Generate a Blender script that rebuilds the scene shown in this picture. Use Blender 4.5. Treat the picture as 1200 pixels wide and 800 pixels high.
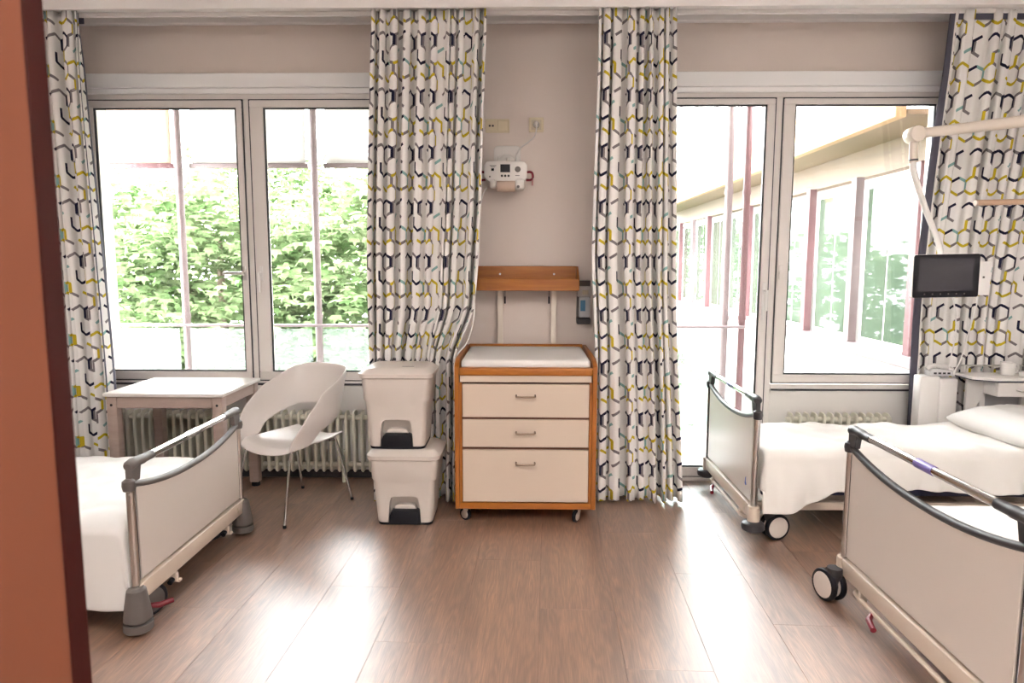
import bpy, bmesh, math, random
import numpy as np
from mathutils import Vector, Matrix

for o in list(bpy.data.objects): bpy.data.objects.remove(o)
SC = bpy.context.scene
COL = SC.collection
PI = math.pi
RND = random.Random(7)

# ------------------------------------------------------------------ camera
PITCH, YAW, ROLL, CAMH = math.radians(6.55), math.radians(1.1), math.radians(0.1), 1.55
cam = bpy.data.objects.new('camera', bpy.data.cameras.new('camera'))
COL.objects.link(cam)
cam.data.sensor_width = 36.0
cam.data.lens = 24.0
cam.data.clip_start = 0.05
_F = Vector((-math.sin(YAW)*math.cos(PITCH), math.cos(YAW)*math.cos(PITCH), -math.sin(PITCH)))
_R = Vector((math.cos(YAW), math.sin(YAW), 0))
_U = _R.cross(_F)
_R2 = _R*math.cos(ROLL) + _U*math.sin(ROLL)
_U2 = _U*math.cos(ROLL) - _R*math.sin(ROLL)
cam.matrix_world = Matrix(((_R2.x, _U2.x, -_F.x, 0), (_R2.y, _U2.y, -_F.y, 0), (_R2.z, _U2.z, -_F.z, CAMH), (0, 0, 0, 1)))
cam.data.dof.use_dof = True
cam.data.dof.focus_distance = 4.1
cam.data.dof.aperture_fstop = 5.6
SC.camera = cam

# ------------------------------------------------------------------ light and exposure
SC.view_settings.view_transform = 'Standard'
SC.view_settings.look = 'None'
SC.view_settings.exposure = 2.14
SC.view_settings.gamma = 1.0
SC.view_settings.use_curve_mapping = False
world = bpy.data.worlds.new('sky'); SC.world = world
world.use_nodes = True
bgn = world.node_tree.nodes['Background']
bgn.inputs[0].default_value = (0.98, 0.97, 1.0, 1)
bgn.inputs[1].default_value = 8.0
sun = bpy.data.objects.new('sun', bpy.data.lights.new('sun', 'SUN'))
COL.objects.link(sun)
sun.data.energy = 2.6
sun.data.angle = math.radians(3)
sun.data.color = (1.0, 0.95, 0.86)
sun.rotation_euler = Vector((0.45, 0.62, -0.75)).to_track_quat('-Z', 'Y').to_euler()
sun.location = (-4, -6, 9)
FILL_POWER = 7.6

# ------------------------------------------------------------------ helpers: materials
MATS = {}
def new_mat(name):
    m = bpy.data.materials.new(name); m.use_nodes = True
    return m, m.node_tree, m.node_tree.nodes['Principled BSDF']
def P(name, col, rough=0.5, metal=0.0, spec=0.5, noise=0.0, nscale=20.0, bump=0.0, bscale=200.0, coat=0.0):
    """principled material with a faint procedural mottling and relief"""
    if name in MATS: return MATS[name]
    m, nt, b = new_mat(name)
    N, L = nt.nodes, nt.links
    b.inputs['Roughness'].default_value = rough
    b.inputs['Metallic'].default_value = metal
    b.inputs['Specular IOR Level'].default_value = spec
    b.inputs['Coat Weight'].default_value = coat
    tc = N.new('ShaderNodeTexCoord')
    if noise > 0:
        t = N.new('ShaderNodeTexNoise'); t.inputs['Scale'].default_value = nscale; t.inputs['Detail'].default_value = 4
        L.new(tc.outputs['Object'], t.inputs['Vector'])
        mx = N.new('ShaderNodeMix'); mx.data_type = 'RGBA'
        mx.inputs[6].default_value = (*[c*(1-noise) for c in col], 1)
        mx.inputs[7].default_value = (*[min(1, c*(1+noise)) for c in col], 1)
        L.new(t.outputs['Fac'], mx.inputs[0]); L.new(mx.outputs[2], b.inputs['Base Color'])
    else:
        b.inputs['Base Color'].default_value = (*col, 1)
    if bump > 0:
        t2 = N.new('ShaderNodeTexNoise'); t2.inputs['Scale'].default_value = bscale; t2.inputs['Detail'].default_value = 2
        L.new(tc.outputs['Object'], t2.inputs['Vector'])
        bp = N.new('ShaderNodeBump'); bp.inputs['Strength'].default_value = bump; bp.inputs['Distance'].default_value = 0.002
        L.new(t2.outputs['Fac'], bp.inputs['Height']); L.new(bp.outputs[0], b.inputs['Normal'])
    MATS[name] = m
    return m
def emit(name, col, s):
    m, nt, b = new_mat(name)
    b.inputs['Base Color'].default_value = (*col, 1)
    b.inputs['Emission Color'].default_value = (*col, 1)
    b.inputs['Emission Strength'].default_value = s
    return m
def glass(name, tint=(1, 1, 1), ior=1.5, extra=0.0):
    """thin window pane: clear, with its surface reflection"""
    m = bpy.data.materials.new(name); m.use_nodes = True
    nt = m.node_tree; N, L = nt.nodes, nt.links; N.clear()
    o = N.new('ShaderNodeOutputMaterial'); t = N.new('ShaderNodeBsdfTransparent'); g = N.new('ShaderNodeBsdfGlossy')
    d = N.new('ShaderNodeBsdfDiffuse'); d.inputs[0].default_value = (0.9, 0.95, 0.95, 1)
    t.inputs[0].default_value = (*tint, 1); g.inputs['Roughness'].default_value = 0.0
    f = N.new('ShaderNodeFresnel'); f.inputs[0].default_value = ior
    a = N.new('ShaderNodeMixShader'); L.new(f.outputs[0], a.inputs[0]); L.new(t.outputs[0], a.inputs[1]); L.new(g.outputs[0], a.inputs[2])
    c = N.new('ShaderNodeMixShader'); c.inputs[0].default_value = extra
    L.new(a.outputs[0], c.inputs[1]); L.new(d.outputs[0], c.inputs[2]); L.new(c.outputs[0], o.inputs[0])
    return m
def wood(name, dark, light, scale=(3, 40, 40), rough=0.4, coat=0.2, perobj=False, ring=False):
    m, nt, b = new_mat(name)
    N, L = nt.nodes, nt.links
    tc = N.new('ShaderNodeTexCoord'); mp = N.new('ShaderNodeMapping'); mp.inputs['Scale'].default_value = scale
    L.new(tc.outputs['Object'], mp.inputs[0])
    n1 = N.new('ShaderNodeTexNoise'); n1.inputs['Scale'].default_value = 1.0; n1.inputs['Detail'].default_value = 8; n1.inputs['Roughness'].default_value = 0.65
    n1.inputs['Distortion'].default_value = 0.6
    src = mp.outputs[0]
    oi = None
    if perobj:
        oi = N.new('ShaderNodeObjectInfo')
        ad = N.new('ShaderNodeVectorMath'); ad.operation = 'ADD'
        ml = N.new('ShaderNodeMath'); ml.operation = 'MULTIPLY'; ml.inputs[1].default_value = 57.0
        L.new(oi.outputs['Random'], ml.inputs[0])
        L.new(mp.outputs[0], ad.inputs[0]); L.new(ml.outputs[0], ad.inputs[1]); src = ad.outputs[0]
    L.new(src, n1.inputs['Vector'])
    cr = N.new('ShaderNodeValToRGB')
    cr.color_ramp.elements[0].position = 0.3; cr.color_ramp.elements[0].color = (*dark, 1)
    cr.color_ramp.elements[1].position = 0.7; cr.color_ramp.elements[1].color = (*light, 1)
    L.new(n1.outputs['Fac'], cr.inputs[0])
    out = cr.outputs[0]
    if ring:
        # fine dark pores and cathedral grain figures, lengthwise
        mp2 = N.new('ShaderNodeMapping'); mp2.inputs['Scale'].default_value = (9.0, 0.9, 1.0)
        L.new(tc.outputs['Object'], mp2.inputs[0])
        ad2 = N.new('ShaderNodeVectorMath'); ad2.operation = 'ADD'; L.new(mp2.outputs[0], ad2.inputs[0]); L.new(ml.outputs[0], ad2.inputs[1])
        n3 = N.new('ShaderNodeTexNoise'); n3.inputs['Scale'].default_value = 1.0; n3.inputs['Detail'].default_value = 2.0
        L.new(ad2.outputs[0], n3.inputs['Vector'])
        m3 = N.new('ShaderNodeMath'); m3.operation = 'MULTIPLY'; m3.inputs[1].default_value = 95.0; L.new(n3.outputs['Fac'], m3.inputs[0])
        s3 = N.new('ShaderNodeMath'); s3.operation = 'SINE'; L.new(m3.outputs[0], s3.inputs[0])
        mp4 = N.new('ShaderNodeMapping'); mp4.inputs['Scale'].default_value = (260, 9, 1)
        L.new(tc.outputs['Object'], mp4.inputs[0])
        n4 = N.new('ShaderNodeTexNoise'); n4.inputs['Scale'].default_value = 1.0; n4.inputs['Detail'].default_value = 4.0
        L.new(mp4.outputs[0], n4.inputs['Vector'])
        mr = N.new('ShaderNodeMapRange'); mr.inputs[1].default_value = -1; mr.inputs[2].default_value = 1; mr.inputs[3].default_value = 0.82; mr.inputs[4].default_value = 1.14
        L.new(s3.outputs[0], mr.inputs[0])
        mr4 = N.new('ShaderNodeMapRange'); mr4.inputs[1].default_value = 0.35; mr4.inputs[2].default_value = 0.65; mr4.inputs[3].default_value = 0.66; mr4.inputs[4].default_value = 1.22
        L.new(n4.outputs['Fac'], mr4.inputs[0])
        mm = N.new('ShaderNodeMath'); mm.operation = 'MULTIPLY'; L.new(mr.outputs[0], mm.inputs[0]); L.new(mr4.outputs[0], mm.inputs[1])
        mro = N.new('ShaderNodeMapRange'); mro.inputs[3].default_value = 0.93; mro.inputs[4].default_value = 1.07
        L.new(oi.outputs['Random'], mro.inputs[0])
        mm2 = N.new('ShaderNodeMath'); mm2.operation = 'MULTIPLY'; L.new(mm.outputs[0], mm2.inputs[0]); L.new(mro.outputs[0], mm2.inputs[1])
        vm = N.new('ShaderNodeVectorMath'); vm.operation = 'SCALE'; L.new(out, vm.inputs[0]); L.new(mm2.outputs[0], vm.inputs[3])
        out = vm.outputs[0]
        bp = N.new('ShaderNodeBump'); bp.inputs['Strength'].default_value = 0.12; bp.inputs['Distance'].default_value = 0.001
        L.new(n4.outputs['Fac'], bp.inputs['Height']); L.new(bp.outputs[0], b.inputs['Normal'])
    L.new(out, b.inputs['Base Color'])
    b.inputs['Roughness'].default_value = rough
    b.inputs['Coat Weight'].default_value = coat
    b.inputs['Coat Roughness'].default_value = 0.46
    MATS[name] = m
    return m

# ------------------------------------------------------------------ helpers: meshes
def box(bm, x0, x1, y0, y1, z0, z1, bev=0.0, seg=1, M=None):
    r = bmesh.ops.create_cube(bm, size=1.0)
    vs = r['verts']
    for v in vs:
        v.co = Vector(((x0+x1)/2 + v.co.x*(x1-x0), (y0+y1)/2 + v.co.y*(y1-y0), (z0+z1)/2 + v.co.z*(z1-z0)))
    if bev > 0:
        es = list({e for v in vs for e in v.link_edges})
        q = bmesh.ops.bevel(bm, geom=es, offset=bev, segments=seg, profile=0.5, affect='EDGES', clamp_overlap=True)
        vs = list({v for f in q['faces'] for v in f.verts} | {v for v in vs if v.is_valid})
    if M is not None:
        for v in vs: v.co = M @ v.co
    return vs
def ringpts(c, t, n, r, ref=None, sq=None):
    t = t.normalized()
    a = Vector((0, 0, 1)) if abs(t.z) < 0.9 else Vector((1, 0, 0))
    if ref is not None: a = ref
    u = (a - t*a.dot(t)).normalized(); w = t.cross(u)
    return [c + (u*math.cos(2*PI*k/n) + w*math.sin(2*PI*k/n))*r for k in range(n)]
def tube(bm, pts, r, n=12, caps=True, closed=False):
    pts = [Vector(p) for p in pts]
    rs = r if isinstance(r, (list, tuple)) else [r]*len(pts)
    rings = []
    m = len(pts)
    for i, p in enumerate(pts):
        if closed: t = pts[(i+1) % m] - pts[i-1]
        else: t = pts[min(i+1, m-1)] - pts[max(i-1, 0)]
        rings.append([bm.verts.new(q) for q in ringpts(p, t, n, rs[i])])
    for i in range(m if closed else m-1):
        a, b = rings[i], rings[(i+1) % m]
        for k in range(n):
            bm.faces.new((a[k], a[(k+1) % n], b[(k+1) % n], b[k]))
    if caps and not closed:
        bm.faces.new(list(reversed(rings[0]))); bm.faces.new(rings[-1])
    return rings
def lathe(bm, prof, c=(0, 0, 0), axis='Z', n=20):
    """prof: list of (radius, height) along the axis"""
    c = Vector(c)
    def put(r, h, k):
        a = 2*PI*k/n; x, y = r*math.cos(a), r*math.sin(a)
        if axis == 'Z': return c + Vector((x, y, h))
        if axis == 'X': return c + Vector((h, x, y))
        return c + Vector((y, h, x))
    rings = [[bm.verts.new(put(max(r, 1e-4), h, k)) for k in range(n)] for r, h in prof]
    for a, b in zip(rings, rings[1:]):
        for k in range(n): bm.faces.new((a[k], a[(k+1) % n], b[(k+1) % n], b[k]))
    bm.faces.new(list(reversed(rings[0]))); bm.faces.new(rings[-1])
def prism(bm, poly, axis, d0, d1, bev=0.0, seg=2):
    """extrude a 2D polygon along an axis: X -> poly in (y,z), Y -> (x,z), Z -> (x,y)"""
    def put(p, d):
        return Vector({'X': (d, p[0], p[1]), 'Y': (p[0], d, p[1]), 'Z': (p[0], p[1], d)}[axis])
    a = [bm.verts.new(put(p, d0)) for p in poly]; b = [bm.verts.new(put(p, d1)) for p in poly]
    n = len(poly); fs = []
    fs.append(bm.faces.new(a)); fs.append(bm.faces.new(list(reversed(b))))
    for i in range(n): bm.faces.new((a[i], b[i], b[(i+1) % n], a[(i+1) % n]))
    if bev > 0:
        es = list({e for f in fs for e in f.edges})
        bmesh.ops.bevel(bm, geom=es, offset=bev, segments=seg, profile=0.5, affect='EDGES', clamp_overlap=True)
def roundrect(x0, x1, y0, y1, r, n=5):
    pts = []
    for cx, cy, a0 in ((x1-r, y1-r, 0), (x0+r, y1-r, PI/2), (x0+r, y0+r, PI), (x1-r, y0+r, 1.5*PI)):
        for k in range(n+1):
            a = a0 + PI/2*k/n
            pts.append((cx + r*math.cos(a), cy + r*math.sin(a)))
    return pts
def grid(bm, rows, closed=False):
    vr = [[bm.verts.new(p) for p in row] for row in rows]
    for a, b in zip(vr, vr[1:]):
        for k in range(len(a) if closed else len(a)-1):
            k2 = (k+1) % len(a)
            bm.faces.new((a[k], a[k2], b[k2], b[k]))
    return vr
def loft(bm, sections, cap=True):
    vr = grid(bm, sections, closed=True)
    if cap:
        bm.faces.new(list(reversed(vr[0]))); bm.faces.new(vr[-1])
    return vr
def sstep(a, b, x):
    t = max(0, min(1, (x-a)/(b-a))); return t*t*(3-2*t)

def obj(name, bm, mat, parent=None, smooth=35, mods=None):
    bmesh.ops.recalc_face_normals(bm, faces=bm.faces)
    me = bpy.data.meshes.new(name); bm.to_mesh(me); bm.free()
    if smooth:
        me.shade_smooth()
        me.set_sharp_from_angle(angle=math.radians(smooth))
    if mat is not None: me.materials.append(mat)
    o = bpy.data.objects.new(name, me); COL.objects.link(o)
    if parent is not None: o.parent = parent
    return o
def mk(fn, *a, **k):
    bm = bmesh.new(); fn(bm, *a, **k); return bm
def B(*boxes, bev=0.0, seg=1):
    bm = bmesh.new()
    for b in boxes: box(bm, *b, bev=bev, seg=seg)
    return bm
def T(*tubes, n=12):
    bm = bmesh.new()
    for p, r in tubes: tube(bm, p, r, n)
    return bm
def tag(o, label, cat, group=None, kind=None):
    o['label'] = label
    if cat: o['category'] = cat
    if group: o['group'] = group
    if kind: o['kind'] = kind
    return o
def thing(name, label, cat, loc=(0, 0, 0), rz=0.0, group=None):
    o = bpy.data.objects.new(name, None); COL.objects.link(o)
    o.empty_display_size = 0.1
    o.location = loc; o.rotation_euler = (0, 0, rz)
    return tag(o, label, cat, group)
def struct(name, bm, mat, label, smooth=35):
    o = obj(name, bm, mat, None, smooth); o['kind'] = 'structure'; o['label'] = label
    return o
def sroot(name, label):
    o = bpy.data.objects.new(name, None); COL.objects.link(o); o['kind'] = 'structure'; o['label'] = label
    o.empty_display_size = 0.1
    return o
def dup(o, parent=None):
    c = o.copy(); COL.objects.link(c); c.parent = parent
    for ch in list(o.children): dup(ch, c)
    return c
def smooth_path(pts, n=8):
    """Catmull-Rom through points"""
    pts = [Vector(p) for p in pts]; out = []
    for i in range(len(pts)-1):
        p0 = pts[max(i-1, 0)]; p1 = pts[i]; p2 = pts[i+1]; p3 = pts[min(i+2, len(pts)-1)]
        for k in range(n):
            t = k/n
            out.append(0.5*((2*p1) + (p2-p0)*t + (2*p0-5*p1+4*p2-p3)*t*t + (3*p1-p0-3*p2+p3)*t**3))
    out.append(pts[-1]); return out

# ------------------------------------------------------------------ materials
M_wall = P('wallpaper', (0.76, 0.665, 0.605), 0.85, noise=0.025, nscale=3, bump=0.6, bscale=260)
M_white_wall = P('white_paint', (0.87, 0.85, 0.835), 0.7, noise=0.02, nscale=4)
M_ceil = P('ceiling_paint', (0.85, 0.82, 0.80), 0.8, noise=0.015, nscale=3)
M_frame = P('window_lacquer', (0.76, 0.71, 0.675), 0.35, noise=0.02, nscale=6)
M_seal = P('rubber_seal', (0.035, 0.035, 0.04), 0.6)
M_panel = P('sill_panel', (0.74, 0.71, 0.68), 0.5, noise=0.02, nscale=3)
M_glass = glass('clear_glass', (0.97, 0.99, 0.98))
M_chrome = P('chrome', (0.56, 0.54, 0.52), 0.1, 1.0)
M_steel = P('brushed_steel', (0.62, 0.6, 0.57), 0.3, 1.0)
M_plank = wood('oak_vinyl', (0.155, 0.07, 0.036), (0.385, 0.21, 0.125), (14, 1.2, 1), 0.45, 1.0, perobj=True, ring=True)
M_plank.node_tree.nodes['Principled BSDF'].inputs['Coat IOR'].default_value = 3.0
M_orange = wood('honey_beech', (0.31, 0.088, 0.006), (0.44, 0.15, 0.012), (2.5, 30, 30), 0.42, 0.08)
M_orange_v = wood('honey_beech_upright', (0.28, 0.078, 0.006), (0.40, 0.135, 0.011), (30, 30, 2.5), 0.42, 0.08)
M_cream = P('cream_laminate', (0.60, 0.49, 0.395), 0.4, noise=0.02, nscale=5)
M_whiteplastic = P('white_plastic', (0.80, 0.77, 0.745), 0.35)
M_binplastic = P('bin_plastic', (0.63, 0.57, 0.52), 0.38, noise=0.015, nscale=8)
M_black = P('black_plastic', (0.006, 0.006, 0.010), 0.4, spec=0.3)
M_rubber = P('grey_rubber', (0.125, 0.108, 0.098), 0.55, noise=0.05, nscale=30)
M_darkgrey = P('dark_grey_plastic', (0.045, 0.042, 0.046), 0.42, spec=0.4)
M_bedwhite = P('bed_laminate', (0.66, 0.59, 0.535), 0.3, noise=0.01, nscale=3)
M_bedcream = P('bed_lacquer', (0.64, 0.535, 0.44), 0.4, noise=0.02, nscale=6)
M_red = P('red_plastic', (0.2, 0.006, 0.018), 0.35)
M_violet = P('violet_ring', (0.17, 0.13, 0.38), 0.35)
M_blue = P('blue_print', (0.03, 0.12, 0.5), 0.4)
M_navy = P('navy_plastic', (0.02, 0.022, 0.06), 0.5)
M_sheet = P('white_linen', (0.75, 0.725, 0.70), 0.85, noise=0.02, nscale=8, bump=0.25, bscale=500)
M_blanket = P('cream_blanket', (0.79, 0.755, 0.715), 0.9, noise=0.02, nscale=6, bump=0.3, bscale=350)
M_mattress = P('mattress_cover', (0.75, 0.72, 0.68), 0.7)
M_rad = P('radiator_enamel', (0.74, 0.71, 0.60), 0.4, noise=0.02, nscale=10)
M_table = wood('grey_beech', (0.34, 0.25, 0.215), (0.43, 0.325, 0.28), (3, 3, 20), 0.45, 0.1)
M_tabletop = P('pale_tabletop', (0.75, 0.70, 0.66), 0.3, noise=0.02, nscale=4)
M_chair = P('chair_shell', (0.72, 0.665, 0.63), 0.36)
M_ivory = P('ivory_plastic', (0.70, 0.60, 0.42), 0.4)
M_ivory_dark = P('ivory_dark', (0.55, 0.47, 0.34), 0.45)
M_devwhite = P('device_white', (0.80, 0.76, 0.72), 0.4)
M_tan = P('tan_roller', (0.56, 0.42, 0.33), 0.5)
M_screen = P('dark_screen', (0.008, 0.006, 0.012), 0.35, spec=0.2)
M_tvglass = P('tv_glass', (0.02, 0.02, 0.026), 0.06)
M_doorface = P('terracotta_door', (0.185, 0.055, 0.024), 0.5, spec=0.3, noise=0.03, nscale=2)
M_dooredge = P('mahogany_edge', (0.035, 0.0025, 0.0015), 0.5, spec=0.2, noise=0.1, nscale=8)
M_arm = P('arm_lacquer', (0.78, 0.69, 0.60), 0.35)
M_rod = wood('rod_beech', (0.45, 0.28, 0.18), (0.58, 0.4, 0.28), (4, 30, 30), 0.35, 0.2)
M_steelpost = P('rose_steel', (0.14, 0.105, 0.11), 0.45, noise=0.05, nscale=5)
M_maroon = P('maroon_steel', (0.10, 0.042, 0.048), 0.45, noise=0.06, nscale=5)
M_awning = P('white_awning', (0.56, 0.545, 0.53), 0.8, noise=0.02, nscale=2)
M_awning_p = P('peach_awning', (0.56, 0.43, 0.35), 0.8, noise=0.03, nscale=2)
def translucent(m, w):
    nt = m.node_tree; N, L = nt.nodes, nt.links
    b = N['Principled BSDF']; o = [n for n in N if n.type == 'OUTPUT_MATERIAL'][0]
    t = N.new('ShaderNodeBsdfTranslucent'); t.inputs[0].default_value = (0.9, 0.88, 0.85, 1)
    src = b.inputs['Base Color'].links
    if src: L.new(src[0].from_socket, t.inputs[0])
    mx = N.new('ShaderNodeMixShader'); mx.inputs[0].default_value = w
    L.new(b.outputs[0], mx.inputs[1]); L.new(t.outputs[0], mx.inputs[2]); L.new(mx.outputs[0], o.inputs[0])
translucent(M_awning, 0.35); translucent(M_awning_p, 0.35)
M_railglass = glass('rail_glass', (0.80, 0.92, 0.92), 1.5, 0.12)
M_balcony = P('balcony_concrete', (0.50, 0.48, 0.47), 0.8, noise=0.06, nscale=3)
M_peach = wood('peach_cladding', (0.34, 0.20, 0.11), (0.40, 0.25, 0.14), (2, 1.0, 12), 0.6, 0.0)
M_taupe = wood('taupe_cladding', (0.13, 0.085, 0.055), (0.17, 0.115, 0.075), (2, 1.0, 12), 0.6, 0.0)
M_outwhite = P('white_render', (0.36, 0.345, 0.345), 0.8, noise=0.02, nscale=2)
M_winglass = P('wing_glass', (0.05, 0.07, 0.05), 0.03, 0.0, 0.35)
M_bark = P('bark', (0.16, 0.12, 0.09), 0.9, noise=0.3, nscale=12)
M_ground = P('lawn', (0.16, 0.25, 0.08), 0.95, noise=0.2, nscale=1.5)
M_lining = P('slate_lining', (0.085, 0.08, 0.11), 0.85, noise=0.05, nscale=20)
M_fill = emit('fill_glow', (1.0, 0.96, 0.93), FILL_POWER)
M_cup = P('cup_white', (0.85, 0.83, 0.8), 0.3)

# ------------------------------------------------------------------ room shell
WY = 4.80          # inner face of the window wall
XL, XR = -3.95, 3.75
YF = -1.6
ZC = 3.24
# floor: one slab, with every plank as a piece on it
floor = struct('floor', B((XL-0.1, XR+0.1, YF-0.1, WY+0.06, -0.12, -0.008)), P('floor_slab', (0.1, 0.08, 0.07), 0.8), 'brown oak plank floor of the ward')
PW, PL, PA = 0.337, 1.345, math.radians(2.0)
def clip_poly(poly, f):
    out = []
    for i in range(len(poly)):
        a, b = poly[i], poly[(i+1) % len(poly)]
        fa, fb = f(a), f(b)
        if fa >= 0: out.append(a)
        if (fa >= 0) != (fb >= 0):
            t = fa/(fa-fb); out.append((a[0]+(b[0]-a[0])*t, a[1]+(b[1]-a[1])*t))
    return out
plank_mesh = None
ca, sa = math.cos(PA), math.sin(PA)
off_seq = [0.0, 0.62, 0.27, 0.85, 0.45, 0.1, 0.7, 0.33]
g = 0.0005
for i in range(-13, 14):
    for j in range(-3, 6):
        lx0 = 0.375 + i*PW; ly0 = j*PL + off_seq[i % 8]*PL - 0.2
        cx, cy = lx0 + PW/2, ly0 + PL/2
        # local plank axes: y' runs away from the window wall turned by PA
        def tow(p): return (p[0]*ca + p[1]*sa - 0.07, -p[0]*sa + p[1]*ca)
        quad = [(lx0+g, ly0+g), (lx0+PW-g, ly0+g), (lx0+PW-g, ly0+PL-g), (lx0+g, ly0+PL-g)]
        W = [tow(p) for p in quad]
        poly = clip_poly(W, lambda p: p[0]-XL); poly = clip_poly(poly, lambda p: XR-p[0]) if poly else poly
        poly = clip_poly(poly, lambda p: p[1]-YF) if poly else poly; poly = clip_poly(poly, lambda p: (WY-0.005)-p[1]) if poly else poly
        if len(poly) < 3: continue
        c = tow((cx, cy))
        full = len(poly) == 4 and all(min((p[0]-q[0])**2+(p[1]-q[1])**2 for q in W) < 1e-10 for p in poly)
        if full and plank_mesh is not None:
            o = bpy.data.objects.new('plank', plank_mesh); COL.objects.link(o); o.parent = floor
        else:
            bm = bmesh.new()
            loc = []
            for p in poly:
                dx, dy = p[0]-c[0], p[1]-c[1]
                loc.append((dx*ca - dy*sa, dx*sa + dy*ca))
            a = sum(loc[k][0]*loc[(k+1) % len(loc)][1]-loc[(k+1) % len(loc)][0]*loc[k][1] for k in range(len(loc)))
            if a < 0: loc.reverse()
            if abs(a) < 1e-3: bm.free(); continue
            ctr = (sum(q[0] for q in loc)/len(loc), sum(q[1] for q in loc)/len(loc))
            def inset(q, d):
                vx, vy = ctr[0]-q[0], ctr[1]-q[1]
                return (q[0] + math.copysign(min(d, abs(vx)), vx), q[1] + math.copysign(min(d, abs(vy)), vy))
            top = [bm.verts.new((*inset(q, 0.0006), 0.0)) for q in loc]
            mid = [bm.verts.new((*q, -0.0006)) for q in loc]
            bot = [bm.verts.new((*q, -0.008)) for q in loc]
            bm.faces.new(top)
            for k in range(len(loc)):
                k2 = (k+1) % len(loc)
                bm.faces.new((mid[k], mid[k2], top[k2], top[k])); bm.faces.new((bot[k], bot[k2], mid[k2], mid[k]))
            o = obj('plank', bm, M_plank, floor, smooth=0)
            if full: plank_mesh = o.data
        o.location = (c[0], c[1], 0); o.rotation_euler = (0, 0, -PA)

# window wall
WX1a, WX1b = -3.06, -0.80          # left window
WX2a, WX2b = 0.86, 2.87            # balcony door + fixed window
ZL = 2.83                          # under side of the wall above the lintel
T_ = 0.28
struct('wall_back', B((XL-0.1, WX1a, WY, WY+T_, -0.1, ZL), (WX1b, WX2a, WY, WY+T_, -0.1, ZL), (WX2b, XR+0.1, WY, WY+T_, -0.1, ZL),
                      (XL-0.1, XR+0.1, WY, WY+T_, ZL, ZC+0.15)), M_wall, 'pinkish beige papered window wall')
struct('wall_left', B((XL-0.15, XL, YF-0.1, WY, -0.1, ZC+0.15)), M_wall, 'plain beige side wall')
struct('wall_right', B((XR, XR+0.15, YF-0.1, WY, -0.1, ZC+0.15)), M_white_wall, 'plain pale side wall behind the bed heads')
struct('wall_front', B((XL-0.1, XR+0.1, YF-0.15, YF, -0.1, ZC+0.15)), M_white_wall, 'plain pale wall opposite the windows')
struct('wall_entry', B((-1.56, -1.46, YF, 0.86, 0, ZC)), M_white_wall, 'short partition wall at the entry')
struct('ceiling', B((XL-0.1, XR+0.1, YF-0.1, WY+T_, ZC, ZC+0.2)), M_ceil, 'flat off-white ceiling')
struct('trim_1', B((XL, XR, WY-0.045, WY, 3.143, ZC), bev=0.008), M_ceil, 'white cornice above the window wall')
# lintel boards over the windows
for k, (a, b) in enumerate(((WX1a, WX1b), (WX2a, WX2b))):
    struct('trim_%d' % (k+2), B((a-0.0, b+0.0, WY-0.02, WY+0.2, 2.735, ZL), (a, b, WY+0.0, WY+0.2, 2.70, 2.735), bev=0.004), P('lintel_lit_white', (0.93, 0.92, 0.91), 0.6), 'white lintel board over the ' + ('wide casement window' if k == 0 else 'balcony door'))  # board colour raised to stand in for light caught from outside
# curtain pelmet with its track
struct('trim_4', B((XL, XR, 4.25, 4.275, 3.06, ZC), (XL, XR, 4.275, 4.385, 3.085, 3.10), (XL, XR, 4.385, 4.40, 3.06, 3.115), bev=0.003), M_ceil, 'white curtain track board under the ceiling')
struct('baseboard_back', B((WX1b, WX2a, WY-0.015, WY, 0, 0.06), bev=0.003), M_frame, 'low skirting strip below the window wall')

# windows ------------------------------------------------------------
def frame_rect(bm, x0, x1, z0, z1, w, y0, y1, wb=None, wl=None, wr=None, wt=None, bev=0.005):
    wb = w if wb is None else wb; wl = w if wl is None else wl; wr = w if wr is None else wr; wt = w if wt is None else wt
    box(bm, x0, x1, y0, y1, z1-wt, z1, bev); box(bm, x0, x1, y0, y1, z0, z0+wb, bev)
    box(bm, x0, x0+wl, y0+0.0008, y1-0.0008, z0+wb-0.004, z1-wt+0.004, bev); box(bm, x1-wr, x1, y0+0.0008, y1-0.0008, z0+wb-0.004, z1-wt+0.004, bev)
def seal_rect(bm, x0, x1, z0, z1, w, y0, y1):
    frame_rect(bm, x0, x1, z0, z1, w, y0, y1, bev=0.0)
def sash(parent, x0, x1, z0, z1, gx0, gx1, gz0, gz1, y=WY+0.0):
    s = obj('sash', mk(frame_rect, x0, x1, z0, z1, 0, y-0.006, y+0.06, gz0-z0, gx0-x0, x1-gx1, z1-gz1), M_frame, parent)
    bm = bmesh.new(); seal_rect(bm, gx0-0.004, gx1+0.004, gz0-0.004, gz1+0.004, 0.014, y+0.004, y+0.02)
    obj('glazing_seal', bm, M_seal, s)
    bm = bmesh.new(); seal_rect(bm, x0-0.007, x1+0.007, z0-0.007, z1+0.007, 0.009, y+0.001, y+0.0118)
    obj('rebate_seal', bm, M_seal, s)
    obj('pane', B((gx0-0.003, gx1+0.003, y+0.022, y+0.03, gz0-0.003, gz1+0.003)), M_glass, s, smooth=0)
    return s
def lever(parent, x, z, direction, y=WY-0.006):
    """window lever: direction 'L' pointing left, 'D' hanging down"""
    bm = bmesh.new()
    box(bm, x-0.014, x+0.014, y-0.01, y, z-0.05, z+0.05, 0.004, 2)
    tube(bm, [(x, y-0.008, z), (x, y-0.045, z)], 0.009)
    e = (x-0.135, y-0.05, z) if direction == 'L' else (x+0.001, y-0.05, z-0.13)
    tube(bm, [(x, y-0.05, z+ (0.008 if direction == 'D' else 0)), ((x+e[0])/2, y-0.052, (z+e[2])/2), e], [0.012, 0.011, 0.010])
    obj('handle', bm, M_steel if direction == 'L' else M_whiteplastic, parent)

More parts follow.
